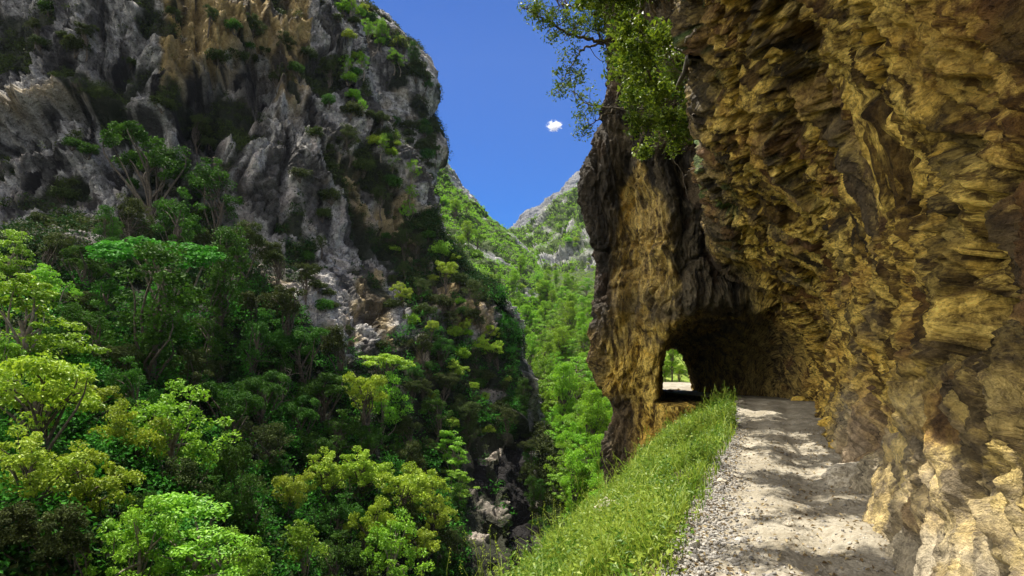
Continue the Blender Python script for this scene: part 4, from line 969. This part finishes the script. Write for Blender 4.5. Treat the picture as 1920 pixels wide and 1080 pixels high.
def haze():
    m, N, L = nodes('thin_air')
    v = N('ShaderNodeVolumePrincipled'); v.inputs['Color'].default_value = (.62, .76, 1, 1); v.inputs['Density'].default_value = .00005; v.inputs['Anisotropy'].default_value = 0
    o = N('ShaderNodeOutputMaterial'); L(v.outputs[0], o.inputs['Volume'])
    x0, x1, y0, y1, z0, z1 = -900, 1500, -60, 2450, -140, 1200
    V = np.array([(x, y, z) for z in (z0, z1) for y in (y0, y1) for x in (x0, x1)], float)
    obj('haze', npmesh('haze', V, np.array([(0, 2, 3, 1), (4, 5, 7, 6), (0, 1, 5, 4), (2, 6, 7, 3), (0, 4, 6, 2), (1, 3, 7, 5)]), m, False), kind='stuff', label='thin blue air that pales the farthest peaks', category='haze')
haze()

# ------------------------------------------------------------------ every plant gets a label that finds it
ORD = 'leftmost second third fourth fifth sixth seventh eighth ninth tenth eleventh twelfth thirteenth fourteenth fifteenth sixteenth'.split()
rows_ = {}
for e, look, zone, shared in REG:
    if shared: e['label'] = shared
    else: rows_.setdefault((look, zone), []).append(e)
for (look, zone), es in rows_.items():
    es.sort(key=lambda e: e.location.x/e.location.y)
    for i, e in enumerate(es):
        e['label'] = f'{look} {zone}' if len(es) == 1 else f'{look} {zone}, {ORD[i] if i == 0 else ORD[i]+" from left"}'
# ------------------------------------------------------------------ light, sky, camera
FILL_CLOUD = 17.5
SUN = nrm(np.array([-0.22, 0.33, 0.92]))
w = bpy.data.worlds.new('World'); S.world = w; w.use_nodes = True
nt = w.node_tree; bg = nt.nodes['Background']
sky = nt.nodes.new('ShaderNodeTexSky'); sky.sky_type = 'NISHITA'; sky.sun_disc = False
sky.sun_elevation = math.asin(SUN[2]); sky.sun_rotation = math.atan2(SUN[0], SUN[1])
sky.altitude = 1200; sky.air_density = 1.0; sky.dust_density = 0.0; sky.ozone_density = 8.0
hsv = nt.nodes.new('ShaderNodeHueSaturation'); hsv.inputs['Saturation'].default_value = 1.42; hsv.inputs['Value'].default_value = .80; hsv.inputs['Hue'].default_value = .515
nt.links.new(sky.outputs[0], hsv.inputs['Color']); # unseen white clouds added left and behind as fill for the shaded wall; ahead the sky is clear
tc = nt.nodes.new('ShaderNodeTexCoord'); sx = nt.nodes.new('ShaderNodeSeparateXYZ'); nt.links.new(tc.outputs['Generated'], sx.inputs[0])
def mr(v, a, b):
    n = nt.nodes.new('ShaderNodeMapRange'); n.interpolation_type = 'SMOOTHSTEP'; n.inputs[1].default_value = a; n.inputs[2].default_value = b; nt.links.new(v, n.inputs[0]); return n.outputs[0]
cn = nt.nodes.new('ShaderNodeTexNoise'); cn.inputs['Scale'].default_value = 2.6; cn.inputs['Detail'].default_value = 8; cn.inputs['Roughness'].default_value = .55; nt.links.new(tc.outputs['Generated'], cn.inputs['Vector'])
def mm(op, a, b):
    n = nt.nodes.new('ShaderNodeMath'); n.operation = op
    for s_in, v in zip(n.inputs, (a, b)):
        if isinstance(v, float): s_in.default_value = v
        else: nt.links.new(v, s_in)
    return n.outputs[0]
fac = mm('MULTIPLY', mm('MULTIPLY', mm('MAXIMUM', mr(sx.outputs[0], -.22, -.5), mm('MULTIPLY', mr(sx.outputs[1], .1, -.35), .4)), mr(cn.outputs[0], .36, .52)), mr(sx.outputs[2], .0, .12))
mx = nt.nodes.new('ShaderNodeMix'); mx.data_type = 'RGBA'; nt.links.new(fac, mx.inputs[0]); nt.links.new(hsv.outputs[0], mx.inputs[6]); mx.inputs[7].default_value = (FILL_CLOUD*1.0, FILL_CLOUD*.93, FILL_CLOUD*.80, 1)
nt.links.new(mx.outputs[2], bg.inputs[0]); bg.inputs[1].default_value = 0.075
ld = bpy.data.lights.new('sun', 'SUN'); ld.energy = 5; ld.angle = math.radians(.5); ld.color = (1, .93, .80)
lo = link(bpy.data.objects.new('sun', ld)); lo.rotation_euler = Vector(SUN).to_track_quat('Z', 'Y').to_euler(); lo.location = (0, 0, 60)
cam = bpy.data.cameras.new('camera'); cam.lens = 21; cam.sensor_width = 36; cam.shift_y = 120/1920; cam.clip_end = 20000; cam.clip_start = .05
co = link(bpy.data.objects.new('camera', cam)); co.location = (0, 0, CZ); co.rotation_euler = (math.radians(90), 0, 0); S.camera = co
S.view_settings.view_transform = 'Standard'; S.view_settings.look = 'None'; S.view_settings.exposure = 1.08; S.view_settings.gamma = 1
S.cycles.volume_bounces = 6; S.cycles.max_bounces = 8; S.cycles.diffuse_bounces = 4; S.cycles.transparent_max_bounces = 8; S.cycles.use_denoising = True
S.render.film_transparent = False
